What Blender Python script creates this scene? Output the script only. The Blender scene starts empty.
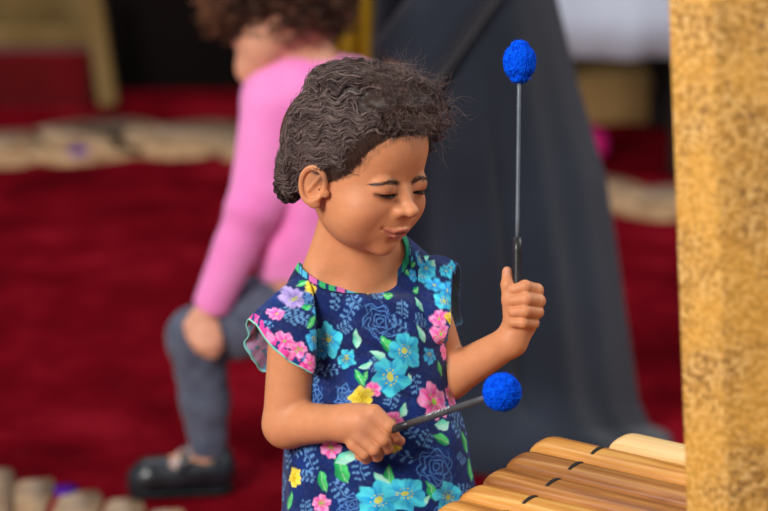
import bpy, math, random
import numpy as np
from mathutils import Matrix, Vector, Euler

random.seed(7)
rng = np.random.default_rng(7)
SC = bpy.context.scene
COL = SC.collection
PI = math.pi

# ------------------------------------------------------------------ camera
PITCH = math.radians(16.2)
CAM_Z = 1.70
F = 2880.0                      # focal length in pixels: 135 mm on a 36 mm sensor, 768 px wide
cam_d = bpy.data.cameras.new('camera')
cam_d.lens = 135; cam_d.sensor_width = 36; cam_d.sensor_fit = 'HORIZONTAL'
cam_d.clip_start = 0.05; cam_d.clip_end = 100
cam_d.dof.use_dof = True
cam_d.dof.focus_distance = 3.17
cam_d.dof.aperture_fstop = 3.6
cam = bpy.data.objects.new('camera', cam_d)
COL.objects.link(cam)
cam.location = (0, 0, CAM_Z)
cam.rotation_euler = (math.radians(90) - PITCH, 0, 0)
SC.camera = cam

# ------------------------------------------------------------------ light
wd = bpy.data.worlds.new('world'); SC.world = wd
wd.use_nodes = True
wn = wd.node_tree.nodes; wl = wd.node_tree.links
bg = wn['Background']
bg.inputs['Color'].default_value = (0.80, 0.88, 1.0, 1)
bg.inputs['Strength'].default_value = 0.33

def area(name, loc, target, size, power, col):
    l = bpy.data.lights.new(name, 'AREA'); l.shape = 'RECTANGLE'
    l.size, l.size_y = size; l.energy = power; l.color = col
    o = bpy.data.objects.new(name, l); COL.objects.link(o)
    o.location = loc
    o.rotation_euler = (Vector(target) - Vector(loc)).to_track_quat('-Z', 'Y').to_euler()
    return o
area('daylight_front_left', (-3.0, -0.6, 3.6), (0, 3.3, 0.8), (2.0, 1.8), 370, (1.0, 0.955, 0.90))
area('daylight_right', (3.6, 4.6, 3.4), (0, 3.4, 0.7), (2.2, 2.2), 110, (1.0, 0.95, 0.88))
area('daylight_over_floor', (-1.5, 6.0, 4.5), (-0.5, 5.2, 0.0), (4.0, 3.0), 60, (0.97, 0.98, 1.0))

SC.view_settings.view_transform = 'Standard'
SC.view_settings.look = 'None'
SC.view_settings.gamma = 1.0
SC.view_settings.use_curve_mapping = False
SC.view_settings.exposure = 0.0

# ------------------------------------------------------------------ helpers
SP, CP = math.sin(PITCH), math.cos(PITCH)

def P(px, py, w=0.0):
    """a point of the place, in 'millimetre-like' units of a viewing depth: right, up, away"""
    s = 1 + w / F
    return np.array([(px - 384.0) * s, (255.5 - py) * s, w], float)

def to_world(V, K):
    V = np.asarray(V, float)
    u, v, w = V[:, 0] * K, V[:, 1] * K, (V[:, 2] + F) * K
    return np.stack([u, v * SP + w * CP, CAM_Z + v * CP - w * SP], 1)

def floor_w(py, K):
    return F * (CAM_Z / K / (F * SP + (py - 255.5) * CP) - 1)

def hx(r, g, b):
    f = lambda c: (c / 255 / 12.92) if c <= 10 else ((c / 255 + 0.055) / 1.055) ** 2.4
    return np.array([f(r), f(g), f(b)])

def mesh_np(name, V, Fc, mat, parent=None, col=None, smooth=True, uv=None):
    me = bpy.data.meshes.new(name)
    V = np.asarray(V, np.float32)
    if isinstance(Fc, np.ndarray):
        n, k = Fc.shape
        loops = Fc.reshape(-1).astype(np.int32); starts = np.arange(n, dtype=np.int32) * k
    else:
        loops = np.array([i for f in Fc for i in f], np.int32)
        ln = np.array([len(f) for f in Fc]); starts = np.concatenate([[0], np.cumsum(ln)[:-1]]).astype(np.int32); n = len(Fc)
    me.vertices.add(len(V)); me.vertices.foreach_set('co', V.reshape(-1))
    me.loops.add(len(loops)); me.loops.foreach_set('vertex_index', loops)
    me.polygons.add(n); me.polygons.foreach_set('loop_start', starts)
    me.update(calc_edges=True); me.validate()
    if smooth: me.polygons.foreach_set('use_smooth', np.ones(len(me.polygons), bool))
    if col is not None:
        a = me.color_attributes.new('Col', 'FLOAT_COLOR', 'POINT')
        c = np.ones((len(V), 4), np.float32); c[:, :3] = col
        a.data.foreach_set('color', c.reshape(-1))
    me.materials.append(mat)
    o = bpy.data.objects.new(name, me); COL.objects.link(o)
    if parent is not None:
        o.parent = parent
        o.matrix_parent_inverse = parent.matrix_basis.inverted()
    return o

def orient(V, Fc):
    """make a closed mesh face outwards"""
    a, b, c = V[Fc[:, 0]], V[Fc[:, 1]], V[Fc[:, 2]]
    vol = np.einsum('ij,ij->i', a, np.cross(b, c)).sum()
    if Fc.shape[1] == 4:
        d = V[Fc[:, 3]]; vol += np.einsum('ij,ij->i', a, np.cross(c, d)).sum()
    return Fc[:, ::-1] if vol < 0 else Fc

def empty(name, loc, label, cat, group=None, rot=None):
    o = bpy.data.objects.new(name, None); COL.objects.link(o)
    o.location = loc; o.empty_display_size = 0.05
    if rot: o.rotation_euler = rot
    o['label'] = label; o['category'] = cat
    if group: o['group'] = group
    return o

def tag(o, label, cat, group=None):
    o['label'] = label; o['category'] = cat
    if group: o['group'] = group
    return o

def struct(o):
    o['kind'] = 'structure'; return o

# --- signed-distance modelling
def smin(a, b, k):
    h = np.maximum(k - np.abs(a - b), 0) / k
    return np.minimum(a, b) - h * h * k * 0.25
def smax(a, b, k): return -smin(-a, -b, k)
def ell(p, c, r):
    q = p - np.asarray(c, np.float32); r = np.asarray(r, np.float32)
    k0 = np.sqrt(((q / r) ** 2).sum(1)); k1 = np.sqrt(((q / (r * r)) ** 2).sum(1)) + 1e-9
    return k0 * (k0 - 1) / k1
def sph(p, c, r): return np.sqrt(((p - np.asarray(c, np.float32)) ** 2).sum(1)) - r
def cap(p, a, b, ra, rb=None):
    if rb is None: rb = ra
    a = np.asarray(a, np.float32); b = np.asarray(b, np.float32)
    ba = b - a; pa = p - a
    h = np.clip((pa @ ba) / (ba @ ba), 0, 1)
    return np.sqrt(((pa - h[:, None] * ba) ** 2).sum(1)) - (ra + (rb - ra) * h)
def chain(p, pts, rs, k=3):
    d = cap(p, pts[0], pts[1], rs[0], rs[1])
    for i in range(1, len(pts) - 1):
        d = smin(d, cap(p, pts[i], pts[i + 1], rs[i], rs[i + 1]), k)
    return d

def polygonise(f, lo, hi, h, B=8, project=2):
    lo = np.asarray(lo, float); hi = np.asarray(hi, float)
    n = (np.ceil((hi - lo) / h / B).astype(int)) * B
    nb = n // B
    bi = np.stack(np.meshgrid(*[np.arange(k) for k in nb], indexing='ij'), -1).reshape(-1, 3)
    cen = lo + (bi + 0.5) * B * h
    dc = f(cen.astype(np.float32))
    D = np.repeat(np.repeat(np.repeat(np.sign(dc).reshape(nb).astype(np.float32) * 99, B, 0), B, 1), B, 2)
    act = bi[np.abs(dc) < B * h * 1.25 + 1]
    off = np.stack(np.meshgrid(*[np.arange(B)] * 3, indexing='ij'), -1).reshape(-1, 3)
    CH = max(1, 400000 // B ** 3)
    for i in range(0, len(act), CH):
        idx = (act[i:i + CH, None, :] * B + off[None]).reshape(-1, 3)
        D[idx[:, 0], idx[:, 1], idx[:, 2]] = f((lo + idx * h).astype(np.float32))
    S = D < 0
    a = S[:-1, :-1, :-1]
    anyv = a.copy(); allv = a.copy()
    cor = [(i, j, k) for i in (0, 1) for j in (0, 1) for k in (0, 1)]
    def sl(A, c): return A[c[0]:A.shape[0] - 1 + c[0], c[1]:A.shape[1] - 1 + c[1], c[2]:A.shape[2] - 1 + c[2]]
    for c in cor[1:]:
        s = sl(S, c); anyv |= s; allv &= s
    cells = np.argwhere(anyv & ~allv)
    cid = np.full(a.shape, -1, np.int32); cid[tuple(cells.T)] = np.arange(len(cells))
    acc = np.zeros((len(cells), 3)); cnt = np.zeros(len(cells))
    for c in cor:
        for ax in range(3):
            if c[ax]: continue
            e = list(c); e[ax] = 1
            i0 = cells + c; i1 = cells + e
            d0 = D[tuple(i0.T)]; d1 = D[tuple(i1.T)]
            m = (d0 < 0) != (d1 < 0)
            t = d0[m] / (d0[m] - d1[m])
            q = i0[m].astype(float); q[:, ax] += t
            acc[m] += q; cnt[m] += 1
    V = lo + acc / cnt[:, None] * h
    faces = []
    for ax in range(3):
        s0 = np.take(S, range(0, S.shape[ax] - 1), ax); s1 = np.take(S, range(1, S.shape[ax]), ax)
        E = np.argwhere(s0 != s1)
        o1, o2 = [(1, 2), (2, 0), (0, 1)][ax]
        ok = (E[:, o1] > 0) & (E[:, o2] > 0) & (E[:, o1] < cid.shape[o1]) & (E[:, o2] < cid.shape[o2])
        E = E[ok]
        u = np.zeros(3, int); u[o1] = 1; v = np.zeros(3, int); v[o2] = 1
        q = np.stack([cid[tuple((E - u - v).T)], cid[tuple((E - v).T)], cid[tuple(E.T)], cid[tuple((E - u).T)]], 1)
        fl = S[tuple(E.T)]
        q[~fl] = q[~fl][:, ::-1]
        faces.append(q)
    Fc = np.concatenate(faces); Fc = Fc[(Fc >= 0).all(1)]
    for _ in range(project):
        p = V.astype(np.float32); d = f(p); e = h * 0.35
        g = np.stack([f(p + np.eye(3, dtype=np.float32)[i] * e) - d for i in range(3)], 1) / e
        gn = (g * g).sum(1); st = d / np.maximum(gn, 0.2)
        st = np.clip(st, -h * .6, h * .6)
        V = V - (g / np.sqrt(np.maximum(gn, 1e-6))[:, None]) * st[:, None] * 0.8
    return V, Fc

def sdf_obj(name, f, lo, hi, h, K, mat, parent=None, paint=None, simple=None):
    V, Fc = polygonise(f, lo, hi, h)
    W = to_world(V, K)
    Fc = orient(W, Fc)
    col = paint(V) if paint else simple
    return mesh_np(name, W, Fc, mat, parent, col)

def tubes(paths, rad, sides=3, taper=True):
    """paths (M,K,3) -> one mesh of thin tubes"""
    paths = np.asarray(paths, float); M, Kn, _ = paths.shape
    T = np.gradient(paths, axis=1); T /= np.linalg.norm(T, axis=2, keepdims=True) + 1e-9
    ref = np.array([0.31, 0.83, 0.46]); ref /= np.linalg.norm(ref)
    N = np.cross(T, ref); N /= np.linalg.norm(N, axis=2, keepdims=True) + 1e-9
    Bn = np.cross(T, N)
    r = np.asarray(rad, float)
    if r.ndim == 0: r = np.full(M, float(r))
    tp = np.ones(Kn)
    if taper: tp = np.clip(np.minimum(np.linspace(0.5, 6, Kn), np.linspace(3.5, 0.12, Kn)), 0, 1)
    rr = r[:, None] * tp[None]
    rings = []
    for s in range(sides):
        a = 2 * PI * s / sides
        rings.append(paths + (N * math.cos(a) + Bn * math.sin(a)) * rr[..., None])
    V = np.stack(rings, 2)        # M,K,S,3
    idx = np.arange(M * Kn * sides).reshape(M, Kn, sides)
    a = idx[:, :-1, :]; b = np.roll(a, -1, 2); c = idx[:, 1:, :]; d = np.roll(c, -1, 2)
    Fc = np.stack([a, b, d, c], -1).reshape(-1, 4)
    return V.reshape(-1, 3), Fc

def tube_obj(name, path, rads, mat, parent=None, sides=14, col=None):
    """one capped tube along a world path"""
    path = np.asarray(path, float); n = len(path)
    rads = np.full(n, rads, float) if np.ndim(rads) == 0 else np.asarray(rads, float)
    T = np.gradient(path, axis=0); T /= np.linalg.norm(T, axis=1, keepdims=True) + 1e-9
    up = np.array([0.2, 0.1, 0.97]) if abs(T[0, 2]) < .9 else np.array([1.0, 0.1, 0])
    N = np.cross(T, up); N /= np.linalg.norm(N, axis=1, keepdims=True); Bn = np.cross(T, N)
    V = []; Fc = []
    for i in range(n):
        for s in range(sides):
            a = 2 * PI * s / sides
            V.append(path[i] + (N[i] * math.cos(a) + Bn[i] * math.sin(a)) * rads[i])
    for i in range(n - 1):
        for s in range(sides):
            a = i * sides + s; b = i * sides + (s + 1) % sides
            Fc.append((a, b, b + sides, a + sides))
    Fc.append(tuple(range(sides))[::-1]); Fc.append(tuple((n - 1) * sides + s for s in range(sides)))
    return mesh_np(name, V, Fc, mat, parent, col)

def box_mesh(sx, sy, sz, bev=0.0, seg=3):
    import bmesh
    bm = bmesh.new(); bmesh.ops.create_cube(bm, size=1)
    bmesh.ops.scale(bm, vec=(sx, sy, sz), verts=bm.verts)
    if bev: bmesh.ops.bevel(bm, geom=list(bm.edges), offset=bev, segments=seg, profile=0.5, affect='EDGES')
    return bm
def bm_obj(name, bm, mat, parent=None, loc=(0, 0, 0), rot=(0, 0, 0), smooth=False):
    me = bpy.data.meshes.new(name); bm.to_mesh(me); bm.free()
    if smooth: me.polygons.foreach_set('use_smooth', np.ones(len(me.polygons), bool))
    me.materials.append(mat)
    o = bpy.data.objects.new(name, me); COL.objects.link(o)
    o.location = loc; o.rotation_euler = rot
    if parent is not None: o.parent = parent
    return o

# ------------------------------------------------------------------ materials
def new_mat(name):
    m = bpy.data.materials.new(name); m.use_nodes = True
    return m, m.node_tree.nodes, m.node_tree.links, m.node_tree.nodes['Principled BSDF']
def noise_mat(name, c1, c2, scale=20, rough=0.6, detail=4, bump=0.0, stretch=None, spec=0.4, sheen=0.0, ramp=(0.35, 0.65), bscale=None, metallic=0.0):
    m, n, l, b = new_mat(name)
    tc = n.new('ShaderNodeTexCoord'); mp = n.new('ShaderNodeMapping')
    l.new(tc.outputs['Object'], mp.inputs['Vector'])
    if stretch: mp.inputs['Scale'].default_value = stretch
    nz = n.new('ShaderNodeTexNoise'); nz.inputs['Scale'].default_value = scale; nz.inputs['Detail'].default_value = detail
    l.new(mp.outputs['Vector'], nz.inputs['Vector'])
    r = n.new('ShaderNodeValToRGB')
    r.color_ramp.elements[0].position, r.color_ramp.elements[1].position = ramp
    r.color_ramp.elements[0].color = (*c1, 1); r.color_ramp.elements[1].color = (*c2, 1)
    l.new(nz.outputs['Fac'], r.inputs['Fac']); l.new(r.outputs['Color'], b.inputs['Base Color'])
    b.inputs['Roughness'].default_value = rough; b.inputs['Specular IOR Level'].default_value = spec
    b.inputs['Metallic'].default_value = metallic
    if sheen: b.inputs['Sheen Weight'].default_value = sheen
    if bump:
        n2 = n.new('ShaderNodeTexNoise'); n2.inputs['Scale'].default_value = bscale or scale * 3; n2.inputs['Detail'].default_value = 3
        l.new(mp.outputs['Vector'], n2.inputs['Vector'])
        bp = n.new('ShaderNodeBump'); bp.inputs['Strength'].default_value = bump; bp.inputs['Distance'].default_value = 0.002
        l.new(n2.outputs['Fac'], bp.inputs['Height']); l.new(bp.outputs['Normal'], b.inputs['Normal'])
    return m
def attr_mat(name, rough=0.6, spec=0.4, sss=0.0, radius=(1, .35, .2), sss_scale=0.004, sheen=0.0, bump=0.0, bscale=400, mult=None):
    m, n, l, b = new_mat(name)
    a = n.new('ShaderNodeVertexColor'); a.layer_name = 'Col'
    src = a.outputs['Color']
    if mult:
        tc = n.new('ShaderNodeTexCoord'); nz = n.new('ShaderNodeTexNoise'); nz.inputs['Scale'].default_value = mult[0]; nz.inputs['Detail'].default_value = 4
        l.new(tc.outputs['Object'], nz.inputs['Vector'])
        mr = n.new('ShaderNodeMapRange'); mr.inputs['From Min'].default_value = .3; mr.inputs['From Max'].default_value = .7
        mr.inputs['To Min'].default_value = 1 - mult[1]; mr.inputs['To Max'].default_value = 1 + mult[1]
        l.new(nz.outputs['Fac'], mr.inputs['Value'])
        mx = n.new('ShaderNodeVectorMath'); mx.operation = 'SCALE'
        l.new(src, mx.inputs[0]); l.new(mr.outputs['Result'], mx.inputs['Scale']); src = mx.outputs['Vector']
    l.new(src, b.inputs['Base Color'])
    b.inputs['Roughness'].default_value = rough; b.inputs['Specular IOR Level'].default_value = spec
    if sss:
        b.inputs['Subsurface Weight'].default_value = sss; b.inputs['Subsurface Radius'].default_value = radius
        b.inputs['Subsurface Scale'].default_value = sss_scale
    if sheen: b.inputs['Sheen Weight'].default_value = sheen
    if bump:
        tc = n.new('ShaderNodeTexCoord'); n2 = n.new('ShaderNodeTexNoise'); n2.inputs['Scale'].default_value = bscale
        l.new(tc.outputs['Object'], n2.inputs['Vector'])
        bp = n.new('ShaderNodeBump'); bp.inputs['Strength'].default_value = bump; bp.inputs['Distance'].default_value = 0.001
        l.new(n2.outputs['Fac'], bp.inputs['Height']); l.new(bp.outputs['Normal'], b.inputs['Normal'])
    return m

M = {}
M['skin'] = attr_mat('skin', rough=0.52, spec=0.32, sss=0.35, sss_scale=0.006, bump=0.12, bscale=500, mult=(90, 0.05))
M['dress'] = attr_mat('printed_cotton', rough=0.75, spec=0.2, sheen=0.15, bump=0.1, bscale=900)
M['hair'] = attr_mat('hair', rough=0.5, spec=0.28)
M['eye'], _, _, b_ = new_mat('eye'); b_.inputs['Base Color'].default_value = (0.035, 0.018, 0.012, 1); b_.inputs['Roughness'].default_value = 0.1
M['blue_yarn'] = noise_mat('blue_yarn', (0.0, 0.05, 0.62), (0.002, 0.12, 0.95), scale=260, rough=0.9, bump=0.6, spec=0.05)
M['rod'] = noise_mat('mallet_rod', (0.10, 0.13, 0.16), (0.15, 0.18, 0.21), scale=40, rough=0.35)
M['grip'] = noise_mat('mallet_grip', (0.012, 0.012, 0.014), (0.03, 0.03, 0.033), scale=80, rough=0.35)
M['rod_dark'] = noise_mat('mallet_dark_rod', (0.055, 0.057, 0.064), (0.085, 0.088, 0.095), scale=60, rough=0.5)
M['white'] = noise_mat('white_print', (0.7, 0.7, 0.7), (0.8, 0.8, 0.8))
M['black_cord'] = noise_mat('black_cord', (0.010, 0.009, 0.008), (0.02, 0.018, 0.016), scale=300, rough=0.8)
M['pink'] = noise_mat('pink_knit', hx(250, 134, 206), hx(255, 154, 218), scale=9, rough=0.85, sheen=0.35, bump=0.3, bscale=500, spec=0.15)
M['leggings'] = noise_mat('grey_leggings', hx(76, 82, 100), hx(94, 100, 118), scale=40, rough=0.85, sheen=0.2, spec=0.15, bump=0.2)
M['shoe'] = noise_mat('dark_shoe_leather', (0.008, 0.010, 0.014), (0.018, 0.024, 0.034), scale=30, rough=0.3, spec=0.6)
M['sole'] = noise_mat('shoe_sole', (0.006, 0.007, 0.009), (0.012, 0.013, 0.015), scale=30, rough=0.6)
M['buckle'] = noise_mat('buckle', (0.35, 0.36, 0.38), (0.5, 0.5, 0.5), rough=0.3, metallic=0.8)
M['abaya'] = noise_mat('dark_dress_cloth', hx(28, 34, 45), hx(38, 46, 60), scale=3.5, rough=0.75, sheen=0.25, spec=0.2, bump=0.15, bscale=300)
M['yellow'] = noise_mat('yellow_cloth', hx(236, 180, 14), hx(250, 208, 50), scale=12, rough=0.8)
M['hotpink'] = noise_mat('hot_pink_cloth', hx(225, 15, 120), hx(240, 30, 140), scale=12, rough=0.7)
M['cloth'] = noise_mat('pale_blue_cloth', hx(186, 195, 214), hx(202, 211, 228), scale=2.5, rough=0.85, spec=0.1)
M['tan'] = noise_mat('tan_box', hx(140, 108, 60), hx(165, 130, 78), scale=7, rough=0.7)
M['darkwood'] = noise_mat('dark_wood', (0.008, 0.005, 0.004), (0.015, 0.009, 0.006), scale=7, rough=0.7)
M['interior_shade'] = noise_mat('shaded_interior', (0.0035, 0.002, 0.0018), (0.006, 0.0035, 0.003), scale=2, rough=0.9, spec=0.1)  # near-black colour stands in for the shade of the interior behind
M['beige'] = noise_mat('beige_curtain', hx(112, 88, 48), hx(136, 112, 72), scale=2.2, rough=0.85, spec=0.1, stretch=(3, 1, .6))
M['redseat'] = noise_mat('red_velvet', hx(72, 0, 4), hx(98, 2, 9), scale=3, rough=0.9, sheen=0.2, spec=0.1)
M['border'] = noise_mat('carpet_border', hx(142, 106, 76), hx(206, 170, 128), scale=14, rough=0.95, spec=0.05, sheen=0.1)
M['purple'] = noise_mat('purple_motif', hx(70, 20, 130), hx(95, 40, 165), scale=20, rough=0.95, spec=0.05)
M['darkgap'] = noise_mat('carpet_dark_line', hx(60, 20, 24), hx(90, 50, 40), scale=20, rough=0.95, spec=0.05)

# ------------------------------------------------------------------ floor and walls
def carpet_material():
    m, n, l, b = new_mat('red_carpet')
    tc = n.new('ShaderNodeTexCoord')
    n1 = n.new('ShaderNodeTexNoise'); n1.inputs['Scale'].default_value = 4.5; n1.inputs['Detail'].default_value = 5; n1.inputs['Roughness'].default_value = .62
    l.new(tc.outputs['Object'], n1.inputs['Vector'])
    r = n.new('ShaderNodeValToRGB'); e = r.color_ramp.elements
    e[0].position = .34; e[0].color = (*hx(80, 6, 14), 1)
    e[1].position = .70; e[1].color = (*hx(140, 22, 36), 1)
    x = e.new(.52); x.color = (*hx(108, 10, 22), 1)
    l.new(n1.outputs['Fac'], r.inputs['Fac'])
    n2 = n.new('ShaderNodeTexVoronoi'); n2.inputs['Scale'].default_value = 9
    l.new(tc.outputs['Object'], n2.inputs['Vector'])
    r2 = n.new('ShaderNodeValToRGB'); r2.color_ramp.elements[0].position = .05; r2.color_ramp.elements[1].position = .16
    r2.color_ramp.elements[0].color = (.35, .35, .35, 1); r2.color_ramp.elements[1].color = (0, 0, 0, 1)
    l.new(n2.outputs['Distance'], r2.inputs['Fac'])
    mx = n.new('ShaderNodeMixRGB'); mx.inputs['Color2'].default_value = (*hx(116, 30, 36), 1)
    l.new(r2.outputs['Color'], mx.inputs['Fac']); l.new(r.outputs['Color'], mx.inputs['Color1'])
    l.new(mx.outputs['Color'], b.inputs['Base Color'])
    b.inputs['Roughness'].default_value = .95; b.inputs['Specular IOR Level'].default_value = .0
    n3 = n.new('ShaderNodeTexNoise'); n3.inputs['Scale'].default_value = 300; l.new(tc.outputs['Object'], n3.inputs['Vector'])
    bp = n.new('ShaderNodeBump'); bp.inputs['Strength'].default_value = .4; bp.inputs['Distance'].default_value = .003
    l.new(n3.outputs['Fac'], bp.inputs['Height']); l.new(bp.outputs['Normal'], b.inputs['Normal'])
    return m
M['carpet'] = carpet_material()
BACK = 7.22
floor = struct(bm_obj('floor', box_mesh(9, 12, 0.04), M['carpet'], loc=(0, 4.4, -0.02)))
wall = struct(bm_obj('wall_back', box_mesh(9, 0.08, 3.2), M['interior_shade'], loc=(0, BACK + 0.10, 1.6)))  # dark sheet where the unlit interior opens, its shade put into the colour

def gp(px, py, z=0.0):
    """where the line of sight through a picture point meets height z"""
    dx = (px - 384) / F; dy = (255.5 - py) / F
    d = np.array([dx, CP + dy * SP, -SP + dy * CP])
    t = (CAM_Z - z) / -d[2]
    return d * t + np.array([0, 0, CAM_Z])

# cream scalloped border of the carpet, woven band by band
def border_band(name, line, width, seg, mat, z, parent, amp):
    """a band following 'line' (ground points) with scalloped edges"""
    pts = []
    for (a, b) in zip(line[:-1], line[1:]):
        a = np.array(a[:2]); b = np.array(b[:2]); L = np.linalg.norm(b - a); k = max(2, int(L / 0.01))
        for i in range(k): pts.append(a + (b - a) * i / k)
    pts.append(np.array(line[-1][:2])); pts = np.array(pts)
    for _ in range(8): pts[1:-1] = (pts[:-2] + pts[2:] + 2 * pts[1:-1]) / 4
    T = np.gradient(pts, axis=0); T /= np.linalg.norm(T, axis=1, keepdims=True); N = np.stack([-T[:, 1], T[:, 0]], 1)
    s = np.concatenate([[0], np.cumsum(np.linalg.norm(np.diff(pts, axis=0), axis=1))])
    sc = np.abs(np.sin(PI * s / seg)) ** .6 * amp
    wd_ = width * np.interp(pts[:, 0], [-.2, .4], [1, .8])
    A = pts + N * (wd_ / 2 + sc - amp / 2)[:, None]; B = pts - N * (wd_ / 2 + np.abs(np.sin(PI * s / seg + .7)) ** .6 * amp - amp / 2)[:, None]
    n = len(pts)
    V = np.concatenate([np.c_[A, np.full(n, z)], np.c_[B, np.full(n, z)], np.c_[A, np.zeros(n)], np.c_[B, np.zeros(n)]])
    Fc = []
    for i in range(n - 1):
        Fc += [(i, n + i, n + i + 1, i + 1), (i, i + 1, 2 * n + i + 1, 2 * n + i), (n + i + 1, n + i, 3 * n + i, 3 * n + i + 1)]
    return mesh_np(name, V, Fc, mat, parent, smooth=False)
rug = border_band('carpet_border', [gp(-260, 160), gp(-60, 146), gp(15, 151), gp(55, 150), gp(110, 137), gp(235, 142), gp(330, 150), gp(470, 176), gp(600, 196), gp(700, 205), gp(820, 225)],
                  0.30, 0.26, M['border'], 0.004, None, 0.08)
tag(rug, 'cream scalloped border woven across the far part of the red carpet', 'carpet border')
for i, (px, py) in enumerate([(78, 153)]):
    g = gp(px, py)
    V = []; n = 18
    for k in range(n):
        a = 2 * PI * k / n; r = 0.026 * (1 + .25 * math.cos(4 * a))
        V.append((g[0] + r * math.cos(a), g[1] + 1.6 * r * math.sin(a), 0.0075))
    V += [(x, y, 0.002) for x, y, _ in V]
    Fc = [tuple(range(n))] + [(k, n + k, n + (k + 1) % n, (k + 1) % n) for k in range(n)]
    mesh_np('motif', V, Fc, M['purple' if i == 0 else 'darkgap'], rug, smooth=False)

near = empty('carpet_border', gp(60, 500), 'tan lobed border of the red carpet with a purple motif, near the dark shoe', 'carpet border')
def lobe(poly, mat, name, z=0.0025):
    n = len(poly); g = [gp(x, y) for x, y in poly]
    # rounded outline
    pts = []
    for i in range(n):
        a, b_, c = g[i - 1], g[i], g[(i + 1) % n]
        for t in (0.22, .5, .78):
            p0 = b_ + (a - b_) * .28; p2 = b_ + (c - b_) * .28
            pts.append((1 - t) ** 2 * p0 + 2 * t * (1 - t) * b_ + t * t * p2)
    m_ = len(pts)
    V = [(p[0], p[1], z) for p in pts] + [(p[0], p[1], 0.0) for p in pts]
    Fc = [tuple(range(m_))] + [(k, m_ + k, m_ + (k + 1) % m_, (k + 1) % m_) for k in range(m_)]
    return mesh_np(name, V, Fc, mat, near, smooth=False)
lobe([(-30, 466), (13, 470), (16, 484), (10, 560), (-35, 560)], M['border'], 'lobe')
lobe([(17, 482), (53, 479), (56, 488), (44, 512), (34, 575), (-5, 575), (12, 505)], M['border'], 'lobe')
lobe([(62, 494), (98, 491), (103, 500), (92, 530), (80, 585), (38, 585), (52, 512)], M['border'], 'lobe')
lobe([(108, 501), (138, 498), (146, 508), (136, 545), (125, 600), (86, 600), (100, 520)], M['border'], 'lobe')
lobe([(150, 512), (182, 510), (190, 524), (180, 560), (170, 610), (132, 610), (144, 530)], M['border'], 'lobe')
lobe([(53, 487), (74, 485), (80, 490), (70, 496), (56, 497)], M['purple'], 'motif', 0.003)

# --- far left: beige curtain, dark red bench and its pale post
def curtain(name, x0, x1, y, z0, z1, mat, waves, amp, parent=None, thick=0.01):
    nx, nz = 90, 8; V = []; Fc = []
    for side in (0, 1):
        for j in range(nz + 1):
            for i in range(nx + 1):
                t = i / nx
                V.append((x0 + (x1 - x0) * t, y + amp * math.sin(t * waves * 2 * PI) * (1 - .4 * j / nz) + amp * .4 * math.sin(t * waves * 3.1 * PI + 1) + side * thick, z0 + (z1 - z0) * j / nz))
    S = (nx + 1) * (nz + 1)
    for j in range(nz):
        for i in range(nx):
            a = j * (nx + 1) + i
            Fc.append((a, a + 1, a + nx + 2, a + nx + 1)); Fc.append((S + a + 1, S + a, S + a + nx + 1, S + a + nx + 2))
    for i in range(nx):
        Fc.append((i + 1, i, S + i, S + i + 1)); t = nz * (nx + 1) + i; Fc.append((t, t + 1, S + t + 1, S + t))
    for j in range(nz):
        a = j * (nx + 1); Fc.append((a, a + nx + 1, S + a + nx + 1, S + a)); a += nx; Fc.append((a + nx + 1, a, S + a, S + a + nx + 1))
    return mesh_np(name, V, Fc, mat, parent)
xr = gp(108, 90)[0]
tag(curtain('curtain', xr - 1.5, xr - 0.005, BACK + 0.02, 0.04, 2.3, M['beige'], 9, 0.022), 'beige draped curtain hanging behind the dark red bench', 'curtain')
bench = empty('bench', (xr - 0.535, BACK - 0.13, 0.037), 'low bench with dark red upholstered front and a beige end post', 'bench')
bm_obj('seat_block', box_mesh(1.05, 0.10, 0.14, 0.012), M['redseat'], bench, loc=(0.0, 0.03, 0.071))
pm = box_mesh(0.045, 0.06, 0.30, 0.006)
bm_obj('end_post', pm, M['beige'], bench, loc=(0.552, -0.02, 0.156), rot=(0, math.radians(-7), 0))
bm_obj('back_rail', box_mesh(1.05, 0.04, 0.05, 0.008), M['beige'], bench, loc=(0, 0.050, 0.167))
# a red runner edge along the foot of the wall
tag(bm_obj('platform_step', box_mesh(2.9, 0.19, 0.036, 0.006), M['carpet'], loc=(-1.1, BACK - 0.045, 0.0185)), 'low red carpeted step that the bench stands on, along the back wall', 'step')

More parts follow.
